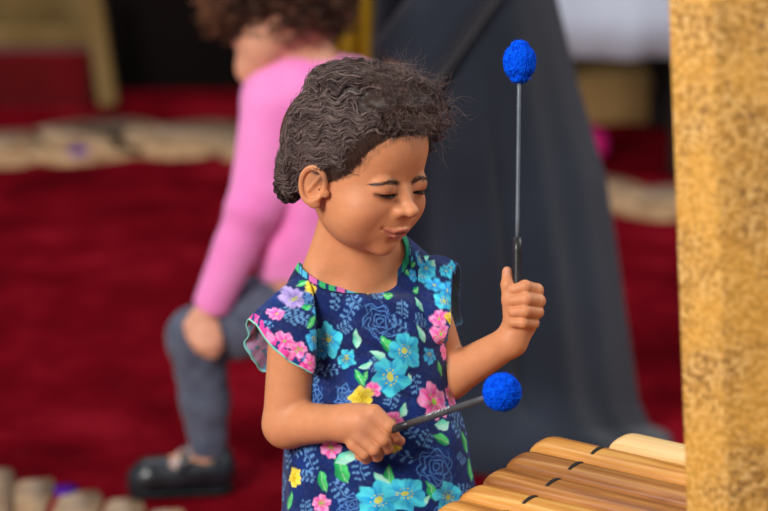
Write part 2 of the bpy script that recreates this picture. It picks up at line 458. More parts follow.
# --- far right: table with pale cloth, box underneath
tl = gp(560, 176); tx0 = tl[0] + 0.02; TY = 6.45
table = empty('table', (tx0 + 0.82, TY + 0.35, 0.0045), 'dark wooden table under the pale blue cloth', 'table')
bm_obj('tabletop', box_mesh(1.8, 0.7, 0.03, 0.004), M['darkwood'], table, loc=(0, 0, 0.705))
for sx in (-0.84, 0.80, -0.56):
    for sy in (-0.28, 0.20):
        bm_obj('leg', box_mesh(0.05, 0.05, 0.69, 0.005), M['darkwood'], table, loc=(sx, sy, 0.345))
def tablecloth():
    nx, V, Fc = 120, [], []
    x0, x1 = tx0 - 0.11, tx0 + 1.76; y0, y1 = TY - 0.02, TY + 0.72
    rows = [(y0 - 0.012, 0.306), (y0 - 0.010, 0.40), (y0 - 0.005, 0.55), (y0, 0.70), (y0 + 0.01, 0.726), (y0 + .2, 0.729), (y1 - 0.2, 0.729), (y1 - 0.01, 0.726), (y1, 0.70), (y1 + .005, 0.5), (y1 + .01, 0.3)]
    for side in (0, 1):
        for (y, z) in rows:
            for i in range(nx + 1):
                x = x0 + (x1 - x0) * i / nx
                k = max(0, (0.7 - z) / .4) * (1 if y < TY + .3 else -1)
                yy = y - k * 0.014 * (1 + math.sin(x * 26) + .5 * math.sin(x * 57 + 1))
                V.append((x, yy + (0.004 * side if z < .72 else 0) * (1 if y < TY + .3 else -1), z + 0.004 * (1 - side) * (z > .72) + (0.006 * math.sin(x * 5)) * (z < .3)))
    R = len(rows); S = R * (nx + 1)
    for j in range(R - 1):
        for i in range(nx):
            a = j * (nx + 1) + i
            Fc.append((a, a + 1, a + nx + 2, a + nx + 1)); Fc.append((S + a + 1, S + a, S + a + nx + 1, S + a + nx + 2))
    for j in range(R - 1):
        a = j * (nx + 1); Fc.append((a, a + nx + 1, S + a + nx + 1, S + a)); a += nx; Fc.append((a + nx + 1, a, S + a, S + a + nx + 1))
    for i in range(nx):
        Fc.append((i + 1, i, S + i, S + i + 1)); t = (R - 1) * (nx + 1) + i; Fc.append((t, t + 1, S + t + 1, S + t))
    return mesh_np('tablecloth', V, Fc, M['cloth'])
tag(tablecloth(), 'pale blue tablecloth hanging over the dark table front', 'tablecloth')
g0 = gp(566, 106); g1 = gp(650, 106)
tb = empty('storage_box', ((g0[0] + g1[0]) / 2 - .02, 7.12, 0), 'tan box stored on the floor under the table', 'box')
bw = g1[0] - g0[0]
bm_obj('body', box_mesh(bw, 0.18, 0.085, 0.006), M['tan'], tb, loc=(0, 0, 0.0425))
bm_obj('lid', box_mesh(bw + 0.012, 0.192, 0.03, 0.006), M['tan'], tb, loc=(0, 0, 0.100))
# hot pink pouch behind the skirt
gq = gp(585, 166)
def pouch(p):
    q = p - np.array([0, 0, 0], np.float32)
    d = ell(q, (0, 0, 0), (0.052, 0.04, 0.046)); d = smin(d, ell(q, (-.015, 0, .04), (0.028, 0.022, 0.025)), 0.02)
    return d + 0.0015 * np.sin(q[:, 0] * 190) * np.sin(q[:, 2] * 130)
V, Fc = polygonise(lambda p: np.maximum(pouch(p), -(p[:, 2] + 0.043)), (-.08, -.08, -.07), (.08, .08, .09), .004)
V = V + np.array([gq[0] + 0.006, gq[1] + .03, 0.044]); Fc = orient(V - V.mean(0), Fc)
tag(mesh_np('pouch', V, Fc, M['hotpink']), 'small bright pink cloth pouch on the carpet behind the dark skirt', 'bag')

# ------------------------------------------------------------------ gold pillar, right foreground
def gold_material():
    m, n, l, b = new_mat('gold_flecked')
    tc = n.new('ShaderNodeTexCoord')
    a = n.new('ShaderNodeTexNoise'); a.inputs['Scale'].default_value = 190; a.inputs['Detail'].default_value = 5; a.inputs['Roughness'].default_value = .75
    l.new(tc.outputs['Object'], a.inputs['Vector'])
    r = n.new('ShaderNodeValToRGB'); e = r.color_ramp.elements
    e[0].position = .40; e[0].color = (*hx(128, 92, 42), 1)
    e[1].position = .60; e[1].color = (*hx(240, 200, 126), 1)
    x = e.new(.5); x.color = (*hx(206, 150, 64), 1)
    l.new(a.outputs['Fac'], r.inputs['Fac'])
    v = n.new('ShaderNodeTexNoise'); v.inputs['Scale'].default_value = 16; v.inputs['Detail'].default_value = 3
    l.new(tc.outputs['Object'], v.inputs['Vector'])
    r2 = n.new('ShaderNodeValToRGB'); r2.color_ramp.elements[0].position = .4; r2.color_ramp.elements[1].position = .62
    r2.color_ramp.elements[0].color = (0, 0, 0, 1); r2.color_ramp.elements[1].color = (.5, .5, .5, 1)
    l.new(v.outputs['Fac'], r2.inputs['Fac'])
    mx = n.new('ShaderNodeMixRGB'); mx.inputs['Color2'].default_value = (*hx(244, 180, 66), 1)
    l.new(r2.outputs['Color'], mx.inputs['Fac']); l.new(r.outputs['Color'], mx.inputs['Color1'])
    # pale flecks
    f = n.new('ShaderNodeTexVoronoi'); f.inputs['Scale'].default_value = 230
    l.new(tc.outputs['Object'], f.inputs['Vector'])
    r3 = n.new('ShaderNodeValToRGB'); r3.color_ramp.elements[0].position = .16; r3.color_ramp.elements[1].position = .30
    r3.color_ramp.elements[0].color = (.45, .45, .45, 1); r3.color_ramp.elements[1].color = (0, 0, 0, 1)
    l.new(f.outputs['Distance'], r3.inputs['Fac'])
    m2 = n.new('ShaderNodeMixRGB'); m2.inputs['Color2'].default_value = (*hx(188, 166, 126), 1)
    l.new(r3.outputs['Color'], m2.inputs['Fac']); l.new(mx.outputs['Color'], m2.inputs['Color1'])
    l.new(m2.outputs['Color'], b.inputs['Base Color'])
    b.inputs['Roughness'].default_value = .5; b.inputs['Metallic'].default_value = .15
    bp = n.new('ShaderNodeBump'); bp.inputs['Strength'].default_value = .6; bp.inputs['Distance'].default_value = .003
    l.new(a.outputs['Fac'], bp.inputs['Height']); l.new(bp.outputs['Normal'], b.inputs['Normal'])
    return m
M['gold'] = gold_material()
def Wp(px, py, D):
    return np.array([(px - 384) / F * D, (255.5 - py) / F * D * SP + D * CP, CAM_Z + (255.5 - py) / F * D * CP - D * SP])
def pillar():
    Dn = 2.60
    # outline at two heights; a narrow facet then a broad face
    # the pillar leans a little, its left corner drifting right towards the floor
    def ring(z, x_left):
        y0 = 2.60
        return [(x_left, y0, z), (x_left + 0.037, y0 - 0.03, z), (x_left + 0.20, y0 - 0.025, z), (x_left + 0.24, y0 - .01, z), (x_left + .235, y0 + .02, z)]
    # x of the left edge where it crosses picture rows 0 and 511
    def at(px, py, y):
        dx = (px - 384) / F; dy = (255.5 - py) / F
        t = y / (CP + dy * SP); return dx * t, CAM_Z + t * (-SP + dy * CP)
    xa, za = at(667, 0, 2.60); xb, zb = at(685.5, 511, 2.60)
    sl = (xb - xa) / (zb - za)
    zs = [0.0, .3, .6, .9, 1.2, 1.5]
    rings = [ring(z, xa + sl * (z - za)) for z in zs]
    import bmesh
    bm = bmesh.new(); vr = [[bm.verts.new(p) for p in r] for r in rings]; n = len(vr[0])
    for a, b_ in zip(vr[:-1], vr[1:]):
        for k in range(n): bm.faces.new((a[k], a[(k + 1) % n], b_[(k + 1) % n], b_[k]))
    bm.faces.new(vr[0][::-1]); bm.faces.new(vr[-1])
    bmesh.ops.recalc_face_normals(bm, faces=bm.faces)
    ed = [e for e in bm.edges if abs(e.verts[0].co.z - e.verts[1].co.z) > .1]
    bmesh.ops.bevel(bm, geom=ed, offset=0.003, segments=2, profile=.5, affect='EDGES')
    return bm_obj('pillar', bm, M['gold'])
tag(pillar(), 'gold flecked slightly leaning pillar in front of the wooden bars', 'pillar')

# ------------------------------------------------------------------ xylophone with wooden bars
def wood_material(name, c1, c2, c3):
    m, n, l, b = new_mat(name)
    tc = n.new('ShaderNodeTexCoord'); mp = n.new('ShaderNodeMapping'); mp.inputs['Scale'].default_value = (1.5, 26, 26)
    oi = n.new('ShaderNodeObjectInfo'); ad = n.new('ShaderNodeVectorMath'); ad.operation = 'ADD'
    cx = n.new('ShaderNodeVectorMath'); cx.operation = 'SCALE'; cx.inputs[0].default_value = (3, 7, 5); l.new(oi.outputs['Random'], cx.inputs['Scale'])
    l.new(tc.outputs['Object'], ad.inputs[0]); l.new(cx.outputs['Vector'], ad.inputs[1]); l.new(ad.outputs['Vector'], mp.inputs['Vector'])
    a = n.new('ShaderNodeTexNoise'); a.inputs['Scale'].default_value = 3.2; a.inputs['Detail'].default_value = 6; a.inputs['Distortion'].default_value = .4
    l.new(mp.outputs['Vector'], a.inputs['Vector'])
    r = n.new('ShaderNodeValToRGB'); e = r.color_ramp.elements
    e[0].position = .33; e[0].color = (*c1, 1); e[1].position = .68; e[1].color = (*c3, 1); x = e.new(.5); x.color = (*c2, 1)
    l.new(a.outputs['Fac'], r.inputs['Fac']); l.new(r.outputs['Color'], b.inputs['Base Color'])
    b.inputs['Roughness'].default_value = .38
    bp = n.new('ShaderNodeBump'); bp.inputs['Strength'].default_value = .15; bp.inputs['Distance'].default_value = .001
    l.new(a.outputs['Fac'], bp.inputs['Height']); l.new(bp.outputs['Normal'], b.inputs['Normal'])
    return m
M['bar'] = wood_material('bar_wood', hx(170, 104, 36), hx(214, 148, 66), hx(236, 180, 98))
M['bar_dark'] = wood_material('bar_wood_dark', hx(128, 76, 34), hx(168, 108, 50), hx(196, 140, 74))
M['bar_pale'] = wood_material('bar_wood_pale', hx(226, 178, 108), hx(240, 200, 136), hx(246, 212, 152))
M['frame_wood'] = wood_material('frame_wood', hx(70, 42, 20), hx(92, 56, 28), hx(110, 70, 36))
ZB = 0.585
ends = [(537, 434), (514, 449), (491, 465), (467, 482), (442, 498)]
e0 = gp(531, 446, ZB); far = gp(690, 482, ZB)
adir = far - e0; adir /= np.linalg.norm(adir); ang = math.atan2(adir[1], adir[0])
pdir = np.array([-adir[1], adir[0], 0])
xy_root_loc = gp(610, 495, ZB); 
xyl = empty('xylophone', (xy_root_loc[0], xy_root_loc[1], 0), 'wooden xylophone frame with dark resonator box beside the girl', 'xylophone', rot=(0, 0, ang))
def rel(p):   # into the frame of the xylophone
    d = np.array([p[0] - xy_root_loc[0], p[1] - xy_root_loc[1], 0]); return float(d @ adir), float(d @ pdir)
def bar_bm(L, W, T):
    """rounded-end bar with arched top; its left end at x = 0"""
    import bmesh
    bm = bmesh.new()
    nx = 26; prof = []
    ny = 14
    xs = [0, .0015, .004, .008, .013, .019] + list(np.linspace(.03, L - .03, nx)) + [L - .019, L - .013, L - .008, L - .004, L - .0015, L]
    rings = []
    for x in xs:
        e = min(x, L - x); r = .019
        k = math.sqrt(max(0, 1 - (1 - min(e, r) / r) ** 2))
        wy = W / 2 * (.70 + .30 * k); tz = T * (.45 + .55 * k)
        ring = []
        for i in range(ny + 1):
            t = -1 + 2 * i / ny
            y = wy * math.copysign(abs(math.sin(t * PI / 2)), t)
            z = tz * (0.35 + .65 * max(0, math.cos(t * PI / 2)) ** .42)
            ring.append(bm.verts.new((x, y, z)))
        ring.append(bm.verts.new((x, wy * .96, T * .10 * (1 - k)))); ring.append(bm.verts.new((x, -wy * .96, T * .10 * (1 - k))))
        rings.append(ring)
    n = len(rings[0])
    for a, b_ in zip(rings[:-1], rings[1:]):
        for k in range(n): bm.faces.new((a[k], a[(k + 1) % n], b_[(k + 1) % n], b_[k]))
    bm.faces.new(rings[0]); bm.faces.new(rings[-1])
    bmesh.ops.recalc_face_normals(bm, faces=bm.faces)
    return bm
BT = 0.024
bar_labels = ['honey wooden bar lying farthest back in the xylophone row, next to the paler bar',
              'wooden bar second from the back of the xylophone row',
              'darker wooden bar third from the back, between two lighter bars',
              'wooden bar fourth from the back of the xylophone row',
              'wooden bar nearest the girl\'s dress hem, mostly cut off by the picture edge']
ends_rel = []
for i, (px, py) in enumerate(ends):
    p = gp(px, py + 2, ZB); r = rel(p); ends_rel.append(r)
    L = 0.40 + 0.012 * i
    t = empty('xylophone_bar', (p[0], p[1], ZB - BT), bar_labels[i], 'xylophone bar', 'wooden bars of the xylophone', rot=(0, 0, ang))
    bm_obj('bar', bar_bm(L, 0.0455, BT), M['bar_dark'] if i in (1, 2) else M['bar'], t, smooth=True)
    # cord that shows in the slot across the bar
    cx = 0.080 if i < 4 else 0.075
    for xx in (cx, L - cx):
        pts = [(xx, yy, BT * (0.35 + .65 * max(0, math.cos(yy / .024 * PI / 2)) ** .42) + .0006) for yy in np.linspace(-.013, .015, 9)]
        tube_c = tube_obj('cord', pts, 0.0022, M['black_cord'], None, sides=8); tube_c.parent = t
p = np.array(gp(*ends[0], ZB)) + adir * .074 + pdir * .052
t = empty('xylophone_bar', (p[0], p[1], ZB - BT + .001), 'pale yellow wooden bar behind the row, next to the gold pillar', 'xylophone bar', 'wooden bars of the xylophone', rot=(0, 0, ang))
bm_obj('bar', bar_bm(0.26, 0.046, BT), M['bar_pale'], t, smooth=True)
# frame under the bars
y_lo = min(r[1] for r in ends_rel) - .09; y_hi = max(r[1] for r in ends_rel) + .03; ym = (y_lo + y_hi) / 2; yl = y_hi - y_lo
FT = ZB - BT - 0.006
bm_obj('resonator_box', box_mesh(0.20, yl - .02, 0.20, .004), M['frame_wood'], xyl, loc=(0.075, ym, FT - 0.12))
for xx in (-0.035, 0.175):
    bm_obj('rail', box_mesh(0.018, yl + .02, 0.022, .003), M['frame_wood'], xyl, loc=(xx, ym, FT - 0.009))
    tb_ = [(xx, yy, FT + .004) for yy in np.linspace(y_lo, y_hi + 0.05, 6)]
    c = tube_obj('rail_cord', tb_, 0.0022, M['black_cord'], None, sides=8); c.parent = xyl
for sx in (-.01, .16):
    for sy in (y_lo + .03, y_hi - .03):
        bm_obj('leg', box_mesh(0.028, 0.028, FT - .22, .003), M['frame_wood'], xyl, loc=(sx, sy, (FT - .22) / 2))
# support under the pale bar
bm_obj('side_bracket', box_mesh(0.20, 0.016, 0.022, .003), M['frame_wood'], xyl, loc=(0.14, y_hi + .035, FT - 0.010))
bm_obj('side_bracket', box_mesh(0.016, 0.09, 0.018, .003), M['frame_wood'], xyl, loc=(0.10, y_hi + .01, FT - 0.030))

# ------------------------------------------------------------------ THE GIRL
KG = 1.12e-3
def Rm(y, p, r):
    y, p, r = map(math.radians, (y, p, r))
    cy, sy = math.cos(y), math.sin(y); cp, sp = math.cos(p), math.sin(p); cr, sr = math.cos(r), math.sin(r)
    Ry = np.array([[cy, 0, sy], [0, 1, 0], [-sy, 0, cy]]); Rx = np.array([[1, 0, 0], [0, cp, -sp], [0, sp, cp]]); Rz = np.array([[cr, -sr, 0], [sr, cr, 0], [0, 0, 1]])
    return Rz @ Ry @ Rx
HR = Rm(45, 18.5, 8.5); HS = 0.93
HC = P(358, 166, -30)
def head_local(p):
    q = p - HC.astype(np.float32); q = q * np.array([1, 1, -1], np.float32)
    return (q @ HR.astype(np.float32)) / HS
def head_to_cam(q):
    q = np.asarray(q, float) * HS
    c = q @ HR.T
    return c * np.array([1, 1, -1]) + HC


def head_sdf(q):
    q = q.copy(); q[:, 2] += 11.0 * sstep(-26, -68, q[:, 1])      # lower face set back a little
    qs = q.copy(); qs[:, 0] = np.abs(qs[:, 0])
    d = ell(q, (0, 22, -12), (69, 72, 85))
    d = smin(d, ell(q, (0, 30, 22), (55, 46, 52)), 16)
    d = smin(d, ell(q, (0, -26, 20), (55, 54, 54)), 18)
    d = smin(d, ell(q, (0, -57, 35), (41, 28, 37)), 16)
    d = smin(d, ell(qs, (31, -41, 41), (23, 26, 24)), 16)     # cheeks
    d = smin(d, sph(q, (0, -75, 57), 12.5), 12)                # chin
    d = smin(d, ell(q, (0, -52, 58), (23, 18, 20)), 12)        # muzzle
    d = smax(d, -ell(qs, (22, -4, 90), (19, 10, 17)), 14)      # sockets
    d = smax(d, -ell(q, (0, -8, 88), (9, 8, 9)), 12)           # nasion
    e = sph(qs, (24.5, -8, 59.5), 14.6)                       # lids
    d = smin(d, e, 4.5)
    # nose
    n = cap(q, (0, -13, 70), (0, -28, 79), 4.6, 6.0)
    n = smin(n, ell(q, (0, -32.5, 84), (8.2, 6.8, 7.6)), 6)
    n = smin(n, ell(qs, (8.8, -33.6, 77.0), (5.4, 5.0, 6.4)), 4)
    d = smin(d, n, 8)
    d = smax(d, -ell(qs, (4.6, -39.0, 81.5), (2.5, 2.0, 3.2)), 1.8)   # nostrils
    d = smax(d, -cap(q, (0, -42, 83.5), (0, -49, 83), 1.2), 3)          # philtrum
    # lips
    t = np.array([[17.5, -53.8, 72], [9, -55.5, 79.5], [3.2, -54.4, 81.0], [0, -55, 81.0]])
    u = np.minimum(cap(qs, t[0], t[1], 1.2, 2.3), np.minimum(cap(qs, t[1], t[2], 2.3, 2.6), cap(qs, t[2], t[3], 2.6, 2.4)))
    d = smin(d, u, 3.0)
    lo = np.minimum(cap(qs, (16, -56.5, 72), (7, -61, 78.5), 1.2, 2.8), cap(qs, (7, -61, 78.5), (0, -61.8, 78.5), 2.4, 2.7))
    d = smin(d, lo, 3.0)
    g = np.minimum(cap(qs, (21.5, -52.5, 72), (12, -58.0, 82), .9), cap(qs, (12, -58.0, 82), (0, -59.0, 86), .9))
    d = smax(d, -g, 2.0)
    d = smax(d, -sph(qs, (23.0, -52.0, 75.5), 2.0), 5)                # mouth corner dimple
    d = smax(d, -ell(q, (0, -69.5, 78), (11, 3.5, 6)), 6)             # under lip
    # crease above lid and eye opening
    cr = np.minimum(cap(qs, (14, -4.5, 72.5), (24, -.3, 73.5), .4), cap(qs, (24, -.3, 73.5), (35, -4.5, 70), .4))
    d = smax(d, -cr, 2.0)
    op = ell(qs, (24.5, -15.8, 73), (12.0, 1.4, 9))
    d = smax(d, -op, 1.0)
    # ears
    x = (qs[:, 0] - 67.0) * 1.1; y = (q[:, 1] + 14) * 1.1; z = (q[:, 2] - 8) * 1.1
    ca, sa = math.cos(.22), math.sin(.22)
    yy = y * ca + z * sa; zz = -y * sa + z * ca           # tilt back
    xx = x + zz * .46                                      # flare: back edge stands off
    r = np.sqrt((yy / 24.5) ** 2 + ((zz + 3) / (15.5 + yy * .10)) ** 2)
    rim = np.sqrt(((r - .86) * 17) ** 2 + (xx - 3.2) ** 2) - 2.5
    plate = np.maximum(np.abs(xx + 1.0) - 1.8, (r - .9) * 17)
    ear = smin(rim, plate, 2)
    inner = np.sqrt(((yy - 2) / 14) ** 2 + ((zz - 1) / 8) ** 2)
    ear = smax(ear, -ell(np.stack([xx, yy, zz], 1), (3.4, -4, 3.0), (4.4, 9.5, 6.0)), 2.5)
    anti = cap(np.stack([xx, yy, zz], 1), (1.2, 11, 1), (1.2, -9, -7.0), 2.0)
    ear = smin(ear, anti, 2.0)
    ear = smin(ear, ell(np.stack([xx, yy, zz], 1), (1.5, -21.5, 4), (3.6, 6, 5.5)), 4)   # lobe
    ear = smin(ear, ell(np.stack([xx, yy, zz], 1), (2.0, -5, 12.5), (3.5, 5, 3.5)), 3)  # tragus
    d = smin(d, ear, 4)
    return d

# arms
SR, ER, WR = P(294, 310, 12), P(287, 424, 32), P(343, 423, -24)
SL, EL, WL = P(425, 300, 50), P(449, 378, 58), P(511, 341, 12)
def hand_right(p):   # image left: closed round the low mallet, back of the hand seen
    d = ell(p, P(359, 425, -31), (22, 19.5, 15))
    d = smin(d, cap(p, WR, P(362, 421, -36), 17.5, 16), 10)
    fingers = [[(374, 413, -42), (389, 426, -45), (394, 437, -34), (385, 441, -24)],
               [(368, 425, -42), (383, 439, -44), (387, 448, -33), (378, 449, -24)],
               [(361, 437, -40), (374, 449, -42), (377, 456, -31), (368, 455, -22)],
               [(354, 444, -36), (364, 454, -37), (366, 459, -28), (359, 456, -20)]]
    rs = [[9.0, 7.2, 6.2, 5.4], [9.0, 7.2, 6.2, 5.4], [8.5, 6.6, 5.8, 5.0], [7.5, 5.8, 5.0, 4.4]]
    fd = None
    for f, r in zip(fingers, rs):
        c = chain(p, [P(*q) for q in f], r, 2)
        fd = c if fd is None else smin(fd, c, 1.6)
    d = smin(d, fd, 5)
    d = smin(d, chain(p, [P(354, 414, -16), P(372, 424, -12), P(388, 434, -17), P(400, 441, -24)], [11, 8.5, 6.5, 5.2], 3), 3)
    return d
def hand_left(p):    # image right: upright fist, thumb up along the mallet
    d = ell(p, P(521, 313, 14), (17, 25, 12))
    d = smin(d, cap(p, WL, P(519, 325, 10), 15.5, 15), 9)
    fingers = [[(529, 298, 16), (536.5, 290.5, 1), (525, 286.5, -10), (514.5, 289.5, -9)],
               [(531, 304, 16), (538.5, 301.0, -1), (526, 299.0, -14), (513.5, 300.5, -10)],
               [(530, 314, 15), (537, 312.0, -1), (525, 311.0, -14), (513.5, 312.0, -10)],
               [(527, 324, 14), (533, 323.0, 0), (523, 322.5, -11), (513.5, 322.5, -9)]]
    rs = [[8, 7.0, 6.4, 5.4], [8, 7.0, 6.6, 5.6], [7.6, 6.6, 6.3, 5.4], [7, 6.0, 5.6, 4.9]]
    fd = None
    for f, r in zip(fingers, rs):
        c = chain(p, [P(*q) for q in f], r, 2)
        fd = c if fd is None else smin(fd, c, 1.3)
    d = smin(d, fd, 3.5)
    th = chain(p, [P(514, 322, 4), P(509.5, 300, -3), P(507.5, 285, -4), P(507.2, 271.5, -1)], [11, 7.6, 6.4, 5.0], 3)
    d = smin(d, th, 2.2)
    return d
def in_box(p, c, r): return ((np.abs(p - np.asarray(c, np.float32))) < r).all(1)
def part(p, c, r, fn, far=60.0):
    out = np.full(len(p), far, np.float32); m = in_box(p, c, r)
    if m.any(): out[m] = fn(p[m])
    return out
def girl_sdf(p):
    d = part(p, HC, 135, lambda q: head_sdf(head_local(q)) * HS)
    n = cap(p, P(353, 205, -2), P(360, 272, 26), 30, 33)
    n = smin(n, cap(p, P(342, 218, 10), P(316, 286, 22), 20, 20), 16)
    n = smin(n, cap(p, P(370, 225, 18), P(410, 275, 45), 18, 19), 16)
    n = smin(n, cap(p, P(316, 306, 18), P(412, 298, 48), 26), 14)
    n = smin(n, ell(p, P(364, 335, 38), (62, 62, 40)), 14)
    d = smin(d, n, 9)
    d = smin(d, part(p, (SR + ER) / 2, 110, lambda q: smin(cap(q, SR, ER, 24, 24.5), cap(q, ER, WR, 23.5, 17.5), 7)), 9)
    d = smin(d, part(p, WR, 90, hand_right), 7)
    d = smin(d, part(p, (SL + WL) / 2, 110, lambda q: smin(cap(q, SL, EL, 22, 21), cap(q, EL, WL, 22, 15.5), 7)), 9)
    d = smin(d, part(p, P(520, 310, 5), 75, hand_left), 7)
    return d

def vn(V, s, seed=0):
    """cheap smooth noise -1..1"""
    r = np.random.default_rng(seed); o = np.zeros(len(V))
    for i in range(7):
        k = r.normal(size=3) * s; o += np.sin(V @ k + r.uniform(0, 6.28))
    return o / 3.2
def sstep(a, b, x):
    t = np.clip((x - a) / (b - a), 0, 1); return t * t * (3 - 2 * t)
def mixc(C, c, m):
    m = np.clip(m, 0, 1)[:, None]; C[:] = C * (1 - m) + np.asarray(c) * m

HAIR_DARK = hx(42, 30, 27)
def hairline(q):
    """positive inside the hair area of the scalp"""
    y, z = q[:, 1], q[:, 2]
    zl = np.interp(y, [-60, -35, -18, -6, 4, 18, 34, 46, 54, 60], [-34, -26, -12, 18, 35, 45, 53, 65, 102, 140])
    return np.minimum((zl - z), (y + 38) * 1.0)
SKIN = hx(210, 142, 99)
def paint_girl(V):
    C = np.tile(SKIN, (len(V), 1))
    q = head_local(V.astype(np.float32)).astype(float)
    qs = q.copy(); qs[:, 0] = np.abs(qs[:, 0])
    inh = (np.abs(q) < 125).all(1) & (q[:, 1] > -92)
    def near_(c, r): return np.exp(-(((qs - np.array(c)) / np.array(r)) ** 2).sum(1)) * inh
    mixc(C, hx(204, 128, 96), near_((34, -40, 66), (22, 18, 22)) * .40)
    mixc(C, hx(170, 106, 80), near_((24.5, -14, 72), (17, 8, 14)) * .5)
    fr = inh * (q[:, 2] > 45)
    X_, Y_ = qs[:, 0], q[:, 1]
    def seg2(a, b_):
        a = np.array(a, float); b_ = np.array(b_, float); ba = b_ - a
        h = np.clip(((X_ - a[0]) * ba[0] + (Y_ - a[1]) * ba[1]) / (ba @ ba), 0, 1)
        return np.hypot(X_ - a[0] - h * ba[0], Y_ - a[1] - h * ba[1]) + (1 - fr) * 99
    lipc = np.minimum(np.minimum(seg2((0, -55.2), (9, -55.2)) - .6, seg2((9, -55.2), (18, -54))), np.minimum(seg2((0, -62), (7, -61.5)) - 2.0, seg2((7, -61.5), (17, -57)) - .8))
    mixc(C, hx(182, 98, 88), sstep(2.8, .8, lipc) * .62)
    mixc(C, hx(104, 46, 38), np.exp(-(np.minimum(seg2((0, -58.9), (12, -58.0)), seg2((12, -58.0), (21, -53.5))) / 1.0) ** 2) * .8)
    mixc(C, hx(60, 28, 24), near_((4.6, -39.4, 84), (2.6, 1.9, 4)) * .85)
    # brow
    for a, b_, r in (((10, -3.9), (22, -.9), 2.5), ((22, -.9), (38, -4.9), 1.8)):
        mixc(C, hx(112, 72, 52), np.exp(-(seg2(a, b_) / (r * 1.2)) ** 2) * .60)
    # lid rim
    for a, b_ in (((12.5, -15.3), (24, -16.2)), ((24, -16.2), (37, -13.8))):
        mixc(C, hx(50, 26, 20), np.exp(-(seg2(a, b_) / 1.5) ** 2) * .85)
    # downy hairline
    hl = hairline(q) + vn(q, .22, 3) * 3 + vn(q, .9, 4) * 3
    mixc(C, hx(66, 42, 34), sstep(-17, 2, hl) * inh * (sstep(74, 62, qs[:, 0]) * .97 + 0.0))
    # knuckles and creases a little redder
    for c in ((364, 429, -52), (375, 418, -55), (358, 441, -50)):
        mixc(C, hx(200, 140, 112), np.exp(-(((V - P(*c)) / 7) ** 2).sum(1)) * .5)
    for c in ((400, 442, -29), (507, 270, -6)):
        mixc(C, hx(214, 150, 128), np.exp(-(((V - P(*c)) / 5) ** 2).sum(1)) * .7)
    return C

foot_z = None
girl = empty('girl', (0.0, 3.11, 0.0), 'girl with braided dark curly hair and floral dress holding two blue mallets', 'person')
VA, FA = polygonise(girl_sdf, (-140, -215, -150), (170, 290, 140), 1.12)
WA = to_world(VA, KG); FA = orient(WA, FA); CA = paint_girl(VA)
# legs below the hem, in the same body mesh
def legs_sdf(p):
    d = None
    for sx in (-1, 1):
        hip = np.array([sx * 34 - 4, -300, 118]); kn = np.array([sx * 36 - 2, -450, 148]); an = np.array([sx * 36 - 2, -640, 196]); to = np.array([sx * 42 + 18, -676, 168])
        c = chain(p, [hip, kn, an], [42, 30, 21], 10)
        d = c if d is None else smin(d, c, 2)
    return smin(d, ell(p, (-3, -270, 110), (82, 60, 55)), 14)
VL, FL = polygonise(legs_sdf, (-130, -700, 10), (130, -190, 240), 4.0)
WL_ = to_world(VL, KG); FL = orient(WL_, FL)
mesh_np('body', np.concatenate([WA, WL_]), np.concatenate([FA, FL + len(WA)]), M['skin'], girl, np.concatenate([CA, np.tile(SKIN, (len(VL), 1))]))
for sx in (-1, 1):
    def shoe(p, sx=sx):
        d = cap(p, (sx * 36 - 2, -662, 200), (sx * 40 + 12, -652, 140), 24, 22)
        z = CAM_Z + KG * (p[:, 1] * CP - (F + p[:, 2]) * SP)
        d = np.maximum(d, -(z - 0.003) / KG)
        return smax(d, -cap(p, (sx * 36 - 2, -600, 190), (sx * 36 - 2, -650, 196), 21), 2)
    sdf_obj('shoe', shoe, (-130, -720, 80), (130, -560, 260), 3.0, KG, M['shoe'], girl)

